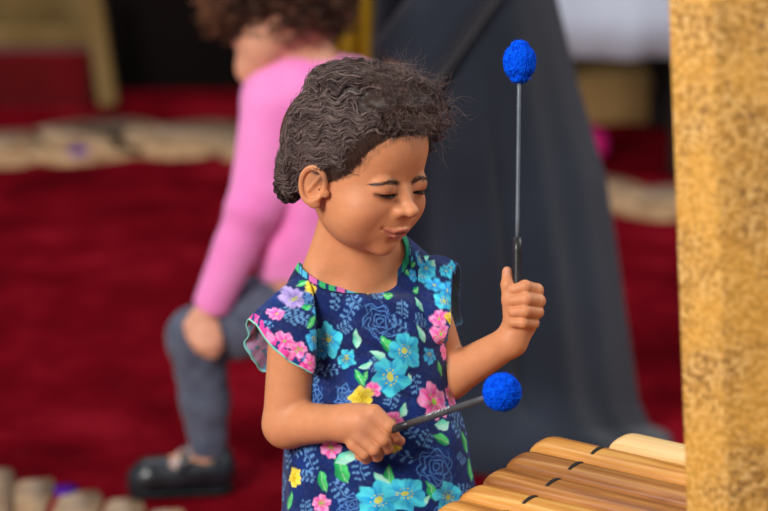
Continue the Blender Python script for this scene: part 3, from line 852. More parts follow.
# eyes, lashes, brows
for s in (-1, 1):
    c = head_to_cam([[s * 24.5, -8, 59.5]])[0]
    sdf_obj('eye', lambda p, c=c: sph(p, c, 12.9 * HS), c - 14, c + 14, 0.8, KG, M['eye'], girl)
    L = []
    for i in range(26):
        t = i / 25; x = 12.5 + 25 * t
        y = -15.0 - 1.2 * math.sin(PI * min(1, t * 1.1)) + 1.4 * max(0, t - .6)
        z = 59.5 + math.sqrt(max(1, 14.9 ** 2 - (x - 24.5) ** 2 - (y + 8) ** 2))
        ln = 4.0 + 3.2 * t
        a = np.array([x, y, z]); out = np.array([(t - .45) * 1.1, -.62, .75]); out /= np.linalg.norm(out)
        u = np.linspace(0, 1, 6)[:, None]
        L.append((a + out * ln * u + np.array([0, 1.6, .4]) * u ** 2) * np.array([s, 1, 1]))
    V, Fc = tubes(head_to_cam(np.array(L).reshape(-1, 3)).reshape(-1, 6, 3), 0.26)
    mesh_np('eyelashes', to_world(V, KG), Fc, M['hair'], girl, np.tile(hx(18, 12, 10), (len(V), 1)))
    # rim line
    u = np.linspace(0, 1, 24); x = 11.8 + 26 * u; y = -15.0 - 1.3 * np.sin(PI * np.minimum(1, u * 1.1)) + 1.6 * np.maximum(0, u - .6)
    z = 59.5 + np.sqrt(np.maximum(1, 14.7 ** 2 - (x - 24.5) ** 2 - (y + 8) ** 2))
    V, Fc = tubes(head_to_cam(np.stack([s * x, y, z], 1))[None], 0.42, sides=6)
    mesh_np('lash_line', to_world(V, KG), Fc, M['hair'], girl, np.tile(hx(20, 12, 10), (len(V), 1)))
    B = []
    for i in range(240):
        t = rng.uniform(0, 1); x = 9 + 30 * t; y = -6.0 + 5.0 * math.sin(PI * min(1, t * .80 + .10)) + rng.normal() * 1.5 * (1 - t * .6)
        a = np.array([x, y, 60.]); dr = np.array([.9, .45 - .7 * t, 0.0]); u = np.linspace(0, 1, 4)[:, None]
        B.append(a + dr * 4.2 * u)
    B = np.array(B).reshape(-1, 3)
    # drop onto the brow by marching towards the head
    q = B.astype(np.float32); q[:, 2] = 90
    for _ in range(14): q[:, 2] -= head_sdf(q) * .7
    q[:, 2] += .25; q[:, 0] *= s
    V, Fc = tubes(head_to_cam(q).reshape(-1, 4, 3), 0.15)
    mesh_np('eyebrow', to_world(V, KG), Fc, M['hair'], girl, np.tile(hx(84, 56, 44), (len(V), 1)))

# ---- hair: a lumpy mass with twists, then thousands of curls over it
TW = np.array([(-34, 60, 66), (-50, 52, 48), (-62, 42, 28), (-70, 34, 6), (-75, 22, -16), (-73, 4, -34), (-66, -12, -44), (-60, -24, -50), (-56, -32, -52)], float)
TW2 = np.array([(-6, 76, 62), (-22, 84, 38), (-38, 78, 12), (-50, 66, -16), (-55, 46, -38), (-52, 22, -52), (-48, -2, -58), (-46, -20, -58)], float)
def resample(pts, n):
    pts = np.asarray(pts, float); s = np.concatenate([[0], np.cumsum(np.linalg.norm(np.diff(pts, axis=0), axis=1))])
    t = np.linspace(0, s[-1], n); r = np.stack([np.interp(t, s, pts[:, k]) for k in range(3)], 1)
    for _ in range(2): r[1:-1] = (r[:-2] + r[2:] + 2 * r[1:-1]) / 4
    return r
def hair_shell(q):
    d = ell(q, (0, 25, -6), (71.5, 77, 74))
    d = smin(d, ell(q, (8, 76, 44), (46, 24, 36)), 16)       # front puff
    d = smin(d, ell(q, (40, 62, 40), (30, 28, 32)), 14)
    d = smin(d, ell(q, (0, 88, -8), (50, 18, 50)), 16)
    d = smin(d, ell(q, (46, 48, 44), (19, 22, 20)), 12)
    d = smin(d, ell(q, (-38, -12, -44), (26, 28, 22)), 14)
    return d
def hair_flow(q):
    """smooth surface the strands are combed along, raised over the two flat twists"""
    q = q.astype(np.float32); d = hair_shell(q)
    for tw in (TW, TW2):
        m = None
        for a, b_ in zip(tw[:-1], tw[1:]):
            c = cap(q, a, b_, 0.0); m = c if m is None else np.minimum(m, c)
        d = d - 4.5 * np.exp(-(m / 9.0) ** 2)
    return d.astype(float)
def hair_sdf_local(q):
    d = hair_shell(q)
    for tw in (TW, TW2):
        pts = resample(tw, 17)
        for i in range(len(pts) - 1):
            o = np.array([0, 3.0, 0]) * (1 if i % 2 else -1)
            d = smin(d, cap(q, pts[i] + o, pts[i + 1] + o * -.2, 5.0, 4.0), 5)
    n = np.sin(q[:, 0] * .33 + 1.3 * np.sin(q[:, 1] * .18)) * np.sin(q[:, 1] * .36 + np.sin(q[:, 2] * .2)) * np.sin(q[:, 2] * .30 + .8)
    d = d + n * .8 + 3.0
    # keep to the scalp side of the hairline
    y, z = q[:, 1], q[:, 2]
    zl = np.interp(y, [-60, -35, -18, -6, 4, 18, 34, 46, 54, 60], [-34, -26, -12, 16, 33, 43, 51, 62, 100, 130])
    d = smax(d, (z - zl) * .6 + 1.0, 5)
    d = smax(d, -(y + 35), 8)
    return d
def hair_paint(V):
    q = head_local(V.astype(np.float32)).astype(float)
    C = np.tile(hx(40, 28, 25), (len(V), 1)); mixc(C, hx(60, 44, 38), .5 + .5 * vn(q, .3, 5)); return C
corner = head_to_cam(np.array([[a, b_, c] for a in (-95, 95) for b_ in (-60, 125) for c in (-120, 105)]))
sdf_obj('hair', lambda p: hair_sdf_local(head_local(p)) * HS, corner.min(0), corner.max(0), 1.6, KG, M['hair'], girl, hair_paint)
hair_base = [o for o in girl.children if o.name.startswith('hair')][0]

def grad(f, p, e=.8):
    d = f(p); g = np.stack([f(p + np.eye(3)[i] * e) - d for i in range(3)], 1); return d, g / (np.linalg.norm(g, axis=1, keepdims=True) + 1e-9)
def flow_strands(n, step, K_, curl_r, curl_w, seed, region, direction, lift=(0, 3), jj=.38):
    r = np.random.default_rng(seed)
    u = r.normal(size=(n * 4, 3)); u /= np.linalg.norm(u, axis=1, keepdims=True)
    q = u * np.array([76, 80, 93]) + np.array([0, 25, -15])
    q = q[(hairline(q) > 1) & region(q)][:n]
    for _ in range(3):
        d, g = grad(hair_flow, q); q = q - g * d[:, None]
    m = len(q); path = np.zeros((m, K_, 3)); nor = np.zeros((m, K_, 3)); p = q.copy()
    lf = r.uniform(*lift, size=m); jit = r.normal(size=(m, 3)) * jj
    for k in range(K_):
        d, g = grad(hair_flow, p)
        p = p - g * np.clip(d - lf, -6, 6)[:, None] * .7
        path[:, k] = p; nor[:, k] = g
        v = direction(p) + jit
        v = v - g * (v * g).sum(1, keepdims=True); v /= np.linalg.norm(v, axis=1, keepdims=True) + 1e-9
        p = p + v * (step * np.clip((np.linalg.norm(p - np.array([-54, -36, -58.]), axis=1, keepdims=True) - 14) / 14, .04, 1))
    hl = hairline(path.reshape(-1, 3)).reshape(m, K_); ok = (hl[:, :12].min(1) > -3)
    path, nor = path[ok], nor[ok]; m = len(path)
    T = np.gradient(path, axis=1); T /= np.linalg.norm(T, axis=2, keepdims=True) + 1e-9
    B_ = np.cross(T, nor)
    cr = r.uniform(*curl_r, size=(m, 1)); cw = r.uniform(*curl_w, size=(m, 1)); ph = r.uniform(0, 2 * PI, (m, 1))
    s = np.arange(K_)[None] * step
    a = ph + s / cw * 2 * PI * np.sign(r.uniform(-1, 1, (m, 1)))
    path = path + (nor * (np.cos(a) * cr + cr * .4)[..., None] + B_ * (np.sin(a) * cr)[..., None])
    return path
def dir_back(q):
    """hair combed from the face towards the nape, with a wave in it"""
    tgt = np.array([-54, -36, -58.]) - q
    tgt /= np.linalg.norm(tgt, axis=1, keepdims=True)
    w = np.stack([.25 * np.sin(q[:, 2] * .2), .85 * np.sin(q[:, 2] * .24 + q[:, 0] * .10 + q[:, 1] * .06), np.zeros(len(q))], 1)
    return tgt + w + np.array([0, .25, -.35])
def dir_random(q):
    return np.stack([np.sin(q[:, 1] * .11 + q[:, 2] * .09), np.sin(q[:, 2] * .13 + 2 + q[:, 0] * .05), np.sin(q[:, 0] * .12 + q[:, 1] * .07 + 4)], 1)
def locks(G, kids, spread, seed):
    """each guide strand becomes a lock of finer ones"""
    r = np.random.default_rng(seed); m, K_, _ = G.shape
    T = np.gradient(G, axis=1); T /= np.linalg.norm(T, axis=2, keepdims=True) + 1e-9
    N = np.cross(T, [.3, .8, .5]); N /= np.linalg.norm(N, axis=2, keepdims=True) + 1e-9; B_ = np.cross(T, N)
    t = np.linspace(0, 1, K_); out = []
    for k in range(kids):
        a = r.uniform(0, 2 * PI, (m, 1)) + t[None] * r.uniform(-3, 3, (m, 1)); rr = np.abs(r.normal(size=(m, 1))) * spread * (1 - .35 * t[None])
        out.append(G + N * (np.cos(a) * rr)[..., None] + B_ * (np.sin(a) * rr)[..., None] )
    return np.concatenate(out)
G1 = flow_strands(1000, 3.8, 22, (.3, 1.3), (18, 36), 1, lambda q: np.ones(len(q), bool), dir_back, (-1.5, 1.8), jj=.20)
P1 = locks(G1, 15, 2.0, 61)
G3 = flow_strands(750, 3.6, 22, (.5, 1.8), (18, 32), 3, lambda q: (q[:, 1] > 12) & (hairline(q) < 26), dir_back, (-.5, 2.5), jj=.2)
P3 = locks(G3, 13, 2.0, 63)
G2 = flow_strands(170, 2.6, 22, (1.5, 3.2), (14, 24), 2, lambda q: (q[:, 1] > 40) & (q[:, 2] > 5) & (q[:, 0] > -15), dir_random, (0, 6))
P2 = locks(G2, 9, 1.3, 62)
def strand_mesh(name, PL, rad, cols, parent, seed, K=KG, conv=head_to_cam):
    r = np.random.default_rng(seed)
    C3 = conv(PL.reshape(-1, 3)).reshape(PL.shape)
    V, Fc = tubes(C3, r.uniform(*rad, size=len(PL)))
    k = len(V) // len(PL)
    c = cols[0] + (cols[1] - cols[0]) * (r.uniform(0, 1, (len(PL), 1)) ** 1.6)
    return mesh_np(name, to_world(V, K), Fc, M['hair'], parent, np.repeat(c, k, 0))
strand_mesh('curls', np.concatenate([P1, P3, P2]), (.17, .34), (hx(46, 34, 33), hx(152, 130, 124)), girl, 11)['kind'] = 'stuff'

# flyaway frizz: short springs that leave the mass, most at the forehead and crown
def frizz(n, seed, region, ln, amp, wl, drift):
    r = np.random.default_rng(seed)
    u = r.normal(size=(n * 6, 3)); u /= np.linalg.norm(u, axis=1, keepdims=True)
    q = u * np.array([78, 90, 96]) + np.array([0, 22, -10]); q = q[(hairline(q) > -2) & region(q)][:n]
    for _ in range(4):
        d, g = grad(lambda x: hair_sdf_local(x.astype(np.float32)).astype(float), q); q = q - g * d[:, None]
    d, g = grad(lambda x: hair_sdf_local(x.astype(np.float32)).astype(float), q)
    ok = (hairline(q) > 3) & ((q[:, 2] < 60) | (q[:, 1] > 60)) & (np.abs(d) < 2); q, g = q[ok], g[ok]
    m = len(q); K_ = 18; t = np.linspace(0, 1, K_)[None, :, None]
    L = r.uniform(*ln, size=(m, 1, 1)); v = g + r.normal(size=(m, 3)) * .75 + drift; v /= np.linalg.norm(v, axis=1, keepdims=True)
    base = q[:, None] + v[:, None] * L * t + (r.normal(size=(m, 1, 3)) * .45 + np.array([0, -.25, 0])) * L * t ** 2
    a1 = np.cross(v, np.array([.3, .5, .8])); a1 /= np.linalg.norm(a1, axis=1, keepdims=True); a2 = np.cross(v, a1)
    am = r.uniform(*amp, size=(m, 1, 1)); w = 2 * PI * L / r.uniform(*wl, size=(m, 1, 1)); ph = r.uniform(0, 6.28, (m, 1, 1))
    return base + (a1[:, None] * np.cos(w * t + ph) + a2[:, None] * np.sin(w * t + ph)) * am * np.minimum(1, t * 4)
F1 = frizz(3400, 21, lambda q: (q[:, 1] > 40) & (q[:, 2] > 12) & (q[:, 0] > -30), (7, 30), (1.8, 4.2), (11, 20), np.array([.15, .05, .15]))
F2 = frizz(2000, 22, lambda q: np.ones(len(q), bool), (4, 15), (.6, 1.8), (14, 30), np.zeros(3))
strand_mesh('frizz', np.concatenate([F1, F2]), (.06, .115), (hx(62, 47, 44), hx(150, 124, 115)), girl, 12)['kind'] = 'stuff'
# fine baby hair at the temple and hairline
def baby():
    r = np.random.default_rng(31); m = 2400
    y = r.uniform(-12, 56, m); zl = np.interp(y, [-12, -6, 4, 18, 34, 46, 54, 58], [2, 18, 34, 44, 52, 64, 78, 78]) + r.uniform(-9, 10, m)
    x = -70 * np.sqrt(np.clip(1 - ((y - 22) / 80) ** 2 - ((zl + 8) / 92) ** 2, .0, 1)) * np.where((y > 44) & (r.uniform(size=m) < .5), r.uniform(-.3, 1, m), 1)
    q = np.stack([x, y, zl], 1)
    f = lambda a: head_sdf(a.astype(np.float32)).astype(float)
    for _ in range(5):
        d, g = grad(f, q); q = q - g * (d - .3)[:, None]
    d, g = grad(f, q); ok = (np.abs(d - .3) < .6) & (hairline(q) > -11) & (hairline(q) < 25); q = q[ok]; m = len(q)
    K_ = 8; path = np.zeros((m, K_, 3)); p = q.copy(); jit = r.normal(size=(m, 3)) * .35
    for k in range(K_):
        d, g = grad(f, p); p = p - g * (d - .4 - k * .35)[:, None]; path[:, k] = p
        v = np.array([-.1, .75, -.75]) + jit; v = v - g * (v * g).sum(1, keepdims=True); v /= np.linalg.norm(v, axis=1, keepdims=True); p = p + v * 1.9
    return path
strand_mesh('baby_hair', baby(), (.15, .27), (hx(50, 34, 29), hx(92, 64, 52)), girl, 13)['kind'] = 'stuff'

# small braid that curls up behind the ear
def braid():
    base = np.array([P(284, 160, -5), P(279, 176, -10), P(277, 189, -14), P(284, 199, -16), P(294, 200, -16), P(299, 193, -14)])
    c = resample(base, 60); out = []
    r = np.random.default_rng(41)
    T = np.gradient(c, axis=0); T /= np.linalg.norm(T, axis=1, keepdims=True)
    N = np.cross(T, [0, 0, 1.]); N /= np.linalg.norm(N, axis=1, keepdims=True); B_ = np.cross(T, N)
    s = np.linspace(0, 1, 60)
    for st in range(3):
        for k in range(46):
            ph = 2 * PI * st / 3 + s * 2 * PI * 3.2
            rr = 3.3 * (1 - .35 * s); o = r.normal(size=2) * 1.0
            out.append(c + N * (np.cos(ph) * rr + o[0])[:, None] + B_ * (np.sin(2 * ph) * rr * .6 + o[1])[:, None])
    return np.array(out)
strand_mesh('braid', braid(), (.45, .75), (hx(28, 20, 18), hx(60, 44, 40)), girl, 14, conv=lambda x: x)['kind'] = 'stuff'

# ---- dress
PYS = np.array([255, 300, 340, 390, 415, 440, 511, 660.])
CXS = np.array([362, 366, 373, 374, 375, 376, 381, 388.]); RXS = np.array([60, 69, 73, 78, 85, 91, 98, 122.])
CWS = np.array([22, 34, 40, 52, 60, 66, 82, 122.]); RWS = np.array([38, 45, 51, 57, 61, 64, 73, 92.])
def dress_params(v):
    py = 255.5 - v
    cx = np.interp(py, PYS, CXS) - 384; rx = np.interp(py, PYS, RXS); cw = np.interp(py, PYS, CWS); rw = np.interp(py, PYS, RWS)
    s = 1 + cw / F
    return cx * s, rx * s, cw, rw, py
NECK_C = P(350.5, 251, 12); NECK_R = np.array([55, 37.5, 66])
def neck_cut(p):
    return ell(p, NECK_C, NECK_R)
def dress_sdf(p):
    cx, rx, cw, rw, py = dress_params(p[:, 1])
    du = p[:, 0] - cx; dw = p[:, 2] - cw; phi = np.arctan2(dw, du)
    g = np.clip((py - 400) / 120, 0, 1)
    fold = 1 + g * (.022 * np.sin(8 * phi + 1.2 + py * .004) + .014 * np.sin(15 * phi + .5)) + .008 * np.exp(-((py - 402) / 6) ** 2) * np.sin(34 * phi) - .012 * np.exp(-((py - 398) / 4) ** 2)
    fold = fold + .010 * np.sin(phi * 3 + py * .05) * np.clip((py - 300) / 60, 0, 1)
    d = (np.sqrt((du / rx) ** 2 + (dw / rw) ** 2) - fold) * np.minimum(rx, rw)
    top = (296 - py)                 # body tube ends under the shoulders
    d = smax(d, top, 12)
    s = cap(p, P(314, 306, 18), P(413, 298, 48), 30.0)
    s = smin(s, cap(p, P(345, 222, 12), P(313, 287, 20), 22, 25), 12)
    s = smin(s, cap(p, P(384, 238, 24), P(414, 274, 45), 17, 25), 12)
    d = smin(d, s, 14)
    d = np.maximum(d, -neck_cut(p))
    d = np.maximum(d, (py - 655))
    return d
NAVY = hx(10, 44, 112)
def s_coord(V):
    cx, rx, cw, rw, py = dress_params(V[:, 1])
    s_ = 1 + V[:, 2] / F
    x = V[:, 0] / s_ + 384; y = 255.5 - V[:, 1] / s_
    c = np.interp(y, PYS, CXS); r = np.interp(y, PYS, RXS) * 1.03
    t = np.clip((x - c) / r, -1, 1); ph = np.arcsin(t)
    ph = np.where(V[:, 2] > cw, np.sign(t + 1e-6) * PI - ph, ph)
    return 380 + 78 * ph * 1.0, y
def s_of(px, py):
    c = np.interp(py, PYS, CXS); r = np.interp(py, PYS, RXS) * 1.03
    return 380 + 78 * math.asin(max(-1, min(1, (px - c) / r)))
TQ = [hx(12, 140, 206), hx(76, 214, 232)]; TQ2 = [hx(30, 118, 196), hx(64, 190, 236)]
PK = [hx(244, 44, 160), hx(255, 164, 216)]; YL = [hx(236, 200, 30), hx(250, 232, 90)]; LV = [hx(140, 120, 200), hx(190, 170, 226)]
GR = [hx(14, 156, 84), hx(80, 216, 116)]; LG = [hx(104, 216, 186), hx(180, 242, 222)]
MOTIFS = [
 ('fl', 328, 340, 16, TQ), ('fl', 347, 358, 10, TQ), ('fl', 306, 340, 11, TQ2), ('fl', 405, 351, 17, TQ), ('fl', 391, 377, 18, TQ), ('fl', 427, 271, 12, TQ), ('fl', 430, 356, 9, TQ2),
 ('fl', 380, 500, 18, TQ), ('fl', 405, 494, 16, TQ), ('fl', 449, 497, 15, TQ), ('fl', 436, 285, 8, TQ2), ('fl', 420, 262, 7, TQ), ('fl', 444, 300, 9, TQ),
 ('fl', 434, 401, 18, PK), ('fl', 451, 396, 10, PK), ('fl', 372, 389, 8, PK), ('fl', 331, 447, 10, PK), ('fl', 322, 503, 9, PK), ('fl', 441, 335, 10, PK), ('fl', 444, 352, 8, PK), ('fl', 439, 318, 8, PK), ('fl', 395, 420, 8, PK),
 ('fl', 311, 288, 9, YL), ('fl', 361, 397, 11, YL), ('fl', 295, 477, 10, YL), ('fl', 394, 447, 7, YL), ('fl', 455, 317, 10, YL), ('fl', 286, 298, 11, LV), ('fl', 312, 312, 6, TQ2),
 ('lf', 313, 317, 9, GR, 1.9), ('lf', 303, 321, 8, GR, .9), ('lf', 357, 339, 9, LG, 1.5), ('lf', 386, 344, 10, GR, 2.2), ('lf', 379, 356, 9, LG, 2.6), ('lf', 360, 378, 8, GR, 2.1), ('lf', 366, 366, 7, LG, .3),
 ('lf', 421, 334, 9, LG, 1.9), ('lf', 419, 304, 8, LG, 2.0), ('lf', 441, 439, 10, GR, 2.8), ('lf', 443, 425, 11, LG, .1), ('lf', 342, 470, 14, GR, 1.9), ('lf', 348, 457, 12, LG, .5), ('lf', 322, 480, 10, GR, 1.8),
 ('lf', 388, 475, 9, GR, 1.5), ('lf', 381, 479, 8, LG, 2.2), ('lf', 431, 491, 10, GR, 1.9), ('lf', 424, 500, 7, LG, .6), ('lf', 465, 442, 11, GR, 1.7), ('lf', 408, 378, 6, LG, 1.4), ('lf', 300, 306, 6, GR, .2), ('lf', 404, 410, 7, LG, 1.1),
 ('lf', 470, 470, 11, GR, 1.5), ('lf', 415, 290, 6, GR, .5), ('lf', 388, 296, 7, GR, .1), ('lf', 426, 262, 6, GR, .8), ('lf', 300, 283, 6, GR, .4), ('lf', 440, 368, 8, GR, 1.8), ('lf', 290, 500, 9, GR, 1.2), ('lf', 366, 375, 5, GR, 1.2), ('lf', 350, 430, 7, LG, 2.4),
 ('ro', 380, 321, 19, None), ('ro', 436, 467, 20, None), ('ro', 312, 398, 14, None), ('ro', 372, 432, 12, None), ('ro', 345, 395, 10, None), ('ro', 310, 440, 12, None), ('ro', 352, 505, 12, None), ('ro', 296, 365, 10, None),
 ('fl', 408, 253, 9, TQ), ('fl', 420, 259, 9, TQ2), ('fl', 433, 268, 8, TQ), ('lf', 413, 264, 6, GR, .4), ('lf', 430, 258, 6, LG, .9), ('fl', 413, 276, 7, TQ2), ('lf', 405, 270, 6, GR, 2.4), ('fl', 464, 268, 7, TQ), ('lf', 470, 276, 6, LG, 1.2), ('fl', 462, 286, 7, TQ2), ('fl', 268, 314, 7, PK), ('sp', 284, 318, 9, None), ('ro', 297, 300, 9, None), ('fl', 322, 352, 8, TQ2), ('fl', 286, 350, 9, PK), ('fl', 300, 362, 8, PK), ('fl', 274, 340, 8, PK), ('sp', 257, 328, 7, None), ('fl', 452, 272, 7, TQ), ('fl', 448, 290, 7, TQ2), ('lf', 455, 300, 6, GR, 1.2), ('lf', 440, 264, 6, LG, .6),
 ('sp', 350, 312, 11, None), ('sp', 335, 300, 9, None), ('sp', 400, 325, 10, None), ('sp', 330, 370, 11, None), ('sp', 415, 385, 10, None), ('sp', 400, 455, 11, None), ('sp', 362, 470, 10, None), ('sp', 410, 430, 9, None),
 ('sp', 300, 420, 10, None), ('sp', 322, 420, 9, None), ('sp', 454, 375, 9, None), ('sp', 462, 410, 8, None), ('sp', 352, 412, 9, None), ('sp', 392, 400, 8, None), ('sp', 425, 440, 8, None), ('sp', 340, 490, 9, None), ('sp', 465, 490, 9, None),
 ('sp', 355, 300, 8, None), ('sp', 375, 365, 7, None), ('sp', 420, 320, 7, None), ('sp', 345, 328, 7, None), ('sp', 310, 460, 9, None), ('sp', 305, 302, 8, None), ('sp', 292, 318, 8, None), ('sp', 275, 312, 6, None)]
def paint_motif(C, s, t, kind, cs, ct, R, cols, extra, seed):
    R = R * (1.12 if kind in ('fl', 'lf') else 1.0)
    m = (np.abs(s - cs) < R * 1.35) & (np.abs(t - ct) < R * 1.35)
    ix = np.nonzero(m)[0]
    if not len(ix): return
    x = s[ix] - cs; y = t[ix] - ct; r = np.hypot(x, y); a = np.arctan2(y, x); rg = np.random.default_rng(seed)
    rot = rg.uniform(0, 6.28)
    c = C[ix]
    if kind == 'fl':
        rp = R * (.74 + .26 * np.abs(np.cos(2.5 * (a + rot))) ** .6) * (1 + .06 * np.sin(9 * a + rot))
        k = np.clip((rp - r) / 1.2, 0, 1)
        tt = np.clip(r / R + .28 * np.sin(5 * a + rot * 2) + .15 * np.sin(13 * a), 0, 1)[:, None]
        pc = cols[0] * (1 - tt) + cols[1] * tt
        if cols is YL: cc = hx(200, 170, 30)
        elif cols is PK: cc = hx(150, 190, 60)
        else: cc = hx(190, 196, 90)
        vein = np.clip(1 - np.abs(np.cos(2.5 * (a + rot))) * 4, 0, 1) * .35
        pc = pc * (1 - vein[:, None]) + (cols[0] * .6) * vein[:, None]
        c = c * (1 - k[:, None]) + pc * k[:, None]
        kc = np.clip((R * .20 - r) / .8, 0, 1)[:, None]; c = c * (1 - kc) + cc * kc
        st = (np.abs(r - R * .33) < .9) & (np.cos(11 * a) > .35) & (R > 9)
        c[st] = cc
    elif kind == 'lf':
        L = R; ca, sa = math.cos(-extra), math.sin(-extra)
        u = x * ca - y * sa * -1; u = x * ca + y * sa; v = -x * sa + y * ca
        w = L * .46 * (1 - (u / L) ** 2) * (1 - .25 * u / L)
        k = np.clip((w - np.abs(v)) / .9, 0, 1) * (np.abs(u) < L)
        tt = np.clip(.5 + v / (L * .6), 0, 1)[:, None]; pc = cols[0] * (1 - tt) + cols[1] * tt
        mid = (np.abs(v) < .55) & (u < L * .7); pc[mid] = pc[mid] * .55 + hx(200, 240, 200) * .45
        c = c * (1 - k[:, None]) + pc * k[:, None]
    elif kind == 'ro':
        lc = hx(84, 140, 210)
        ln = np.zeros(len(x))
        for j, rr in enumerate((.18, .38, .6, .84)):
            R_ = R * rr * (1 + .13 * np.sin((3 + j) * a + rot * (j + 1)))
            ln = np.maximum(ln, np.clip(1.15 - np.abs(r - R_) / .8, 0, 1))
        for j in range(6):
            aa = a + rot + j * PI / 3 + r * .07
            ln = np.maximum(ln, np.clip(1.1 - np.abs(np.sin(aa / 1)) * r / .8, 0, 1) * (r > R * .6) * (np.cos(aa) > 0) * (r < R * 1.15))
        c = c * (1 - ln[:, None] * .9) + lc * ln[:, None] * .9
    else:
        lc = hx(110, 170, 226)
        ln = np.zeros(len(x))
        ca, sa = math.cos(rot), math.sin(rot); u = x * ca + y * sa; v = -x * sa + y * ca
        ln = np.clip(1.1 - np.abs(v - .05 * u * u / 4) / .7, 0, 1) * (np.abs(u) < R)
        for j in range(7):
            uu = -R + 2 * R * j / 6; sg = 1 if j % 2 else -1
            for q_ in (2.8, 5.4):
                dd = np.hypot(u - uu - q_ * .35, v - sg * q_)
                ln = np.maximum(ln, np.clip(1.9 - dd, 0, 1))
        ln *= (r < R * 1.2)
        c = c * (1 - ln[:, None] * .75) + lc * ln[:, None] * .75
    C[ix] = c
rr_ = np.random.default_rng(77)
RAND = []
occ = [(s_of(m_[1], m_[2]), m_[2], m_[3]) for m_ in MOTIFS]
for _ in range(3000):
    s0 = rr_.uniform(380 - 78 * PI, 380 + 78 * PI); t0 = rr_.uniform(255, 650)
    kd = rr_.choice(['fl', 'lf', 'ro', 'sp', 'sp'])
    R0 = {'fl': rr_.uniform(7, 17), 'lf': rr_.uniform(7, 12), 'ro': rr_.uniform(10, 18), 'sp': rr_.uniform(6, 11)}[kd]
    if abs(s0 - 380) < 100 and 285 < t0 < 511 and kd != 'sp': continue
    if all((s0 - a) ** 2 + (t0 - b_) ** 2 > ((R0 + c_) * .86) ** 2 for a, b_, c_ in occ):
        occ.append((s0, t0, R0)); cols = {'fl': [TQ, TQ, PK, YL][rr_.integers(4)], 'lf': [GR, LG][rr_.integers(2)]}.get(kd)
        RAND.append((kd, s0, t0, R0, cols, rr_.uniform(0, 3)))
def paint_fabric(V, flat=False):
    C = np.tile(NAVY, (len(V), 1)); s, t = s_coord(V); so = s_of
    if flat:
        k = 1 + V[:, 2] / F; s = V[:, 0] / k + 384 + V[:, 2] * .35; t = 255.5 - V[:, 1] / k
        so = lambda a, b: a
    st_ = np.stack([s, t, s * 0], 1)
    s = s + vn(st_, .18, 91) * 1.3 + vn(st_, .5, 92) * .6; t = t + vn(st_, .18, 93) * 1.3 + vn(st_, .5, 94) * .6
    mixc(C, hx(8, 30, 86), .5 + .5 * vn(np.stack([s, t, s * 0], 1), .06, 8))
    for i, m_ in enumerate(RAND if not flat else []): paint_motif(C, s, t, m_[0], m_[1], m_[2], m_[3], m_[4], m_[5], 500 + i)
    order = {'sp': 0, 'ro': 1, 'lf': 2, 'fl': 3}
    for i, m_ in sorted(enumerate(MOTIFS), key=lambda q: order[q[1][0]]):
        paint_motif(C, s, t, m_[0], so(m_[1], m_[2]), m_[2], m_[3], m_[4], m_[5] if len(m_) > 5 else 0, i)
    return np.clip(C * (1 + .22 * vn(st_, .35, 95)[:, None]) + .012 * np.clip(vn(st_, .6, 96), 0, 1)[:, None], 0, 1)
def neck_cut_dist(V): return neck_cut(V.astype(np.float32))
def paint_dress(V):
    C = paint_fabric(V)
    d = neck_cut_dist(V); x = V[:, 0]
    b_ = (d < 6.0)
    band = np.tile(hx(16, 60, 110), (len(V), 1))
    w = np.sin(x * .21 + 1) + .6 * np.sin(x * .47)
    band[w > .5] = hx(60, 190, 120); band[(w < -.55) & (x < 12)] = hx(214, 110, 180); band[(w < -.55) & (x >= 12)] = hx(30, 150, 110); band[(w > .05) & (w < .35)] = hx(80, 180, 214)
    C[b_] = band[b_]
    C[(d > 5.6) & (d < 7.2)] = hx(10, 24, 60)
    py = 255.5 - V[:, 1]
    return C
dress = sdf_obj('dress', dress_sdf, (-130, -440, -60), (145, 60, 240), 1.15, KG, M['dress'], girl, paint_dress)

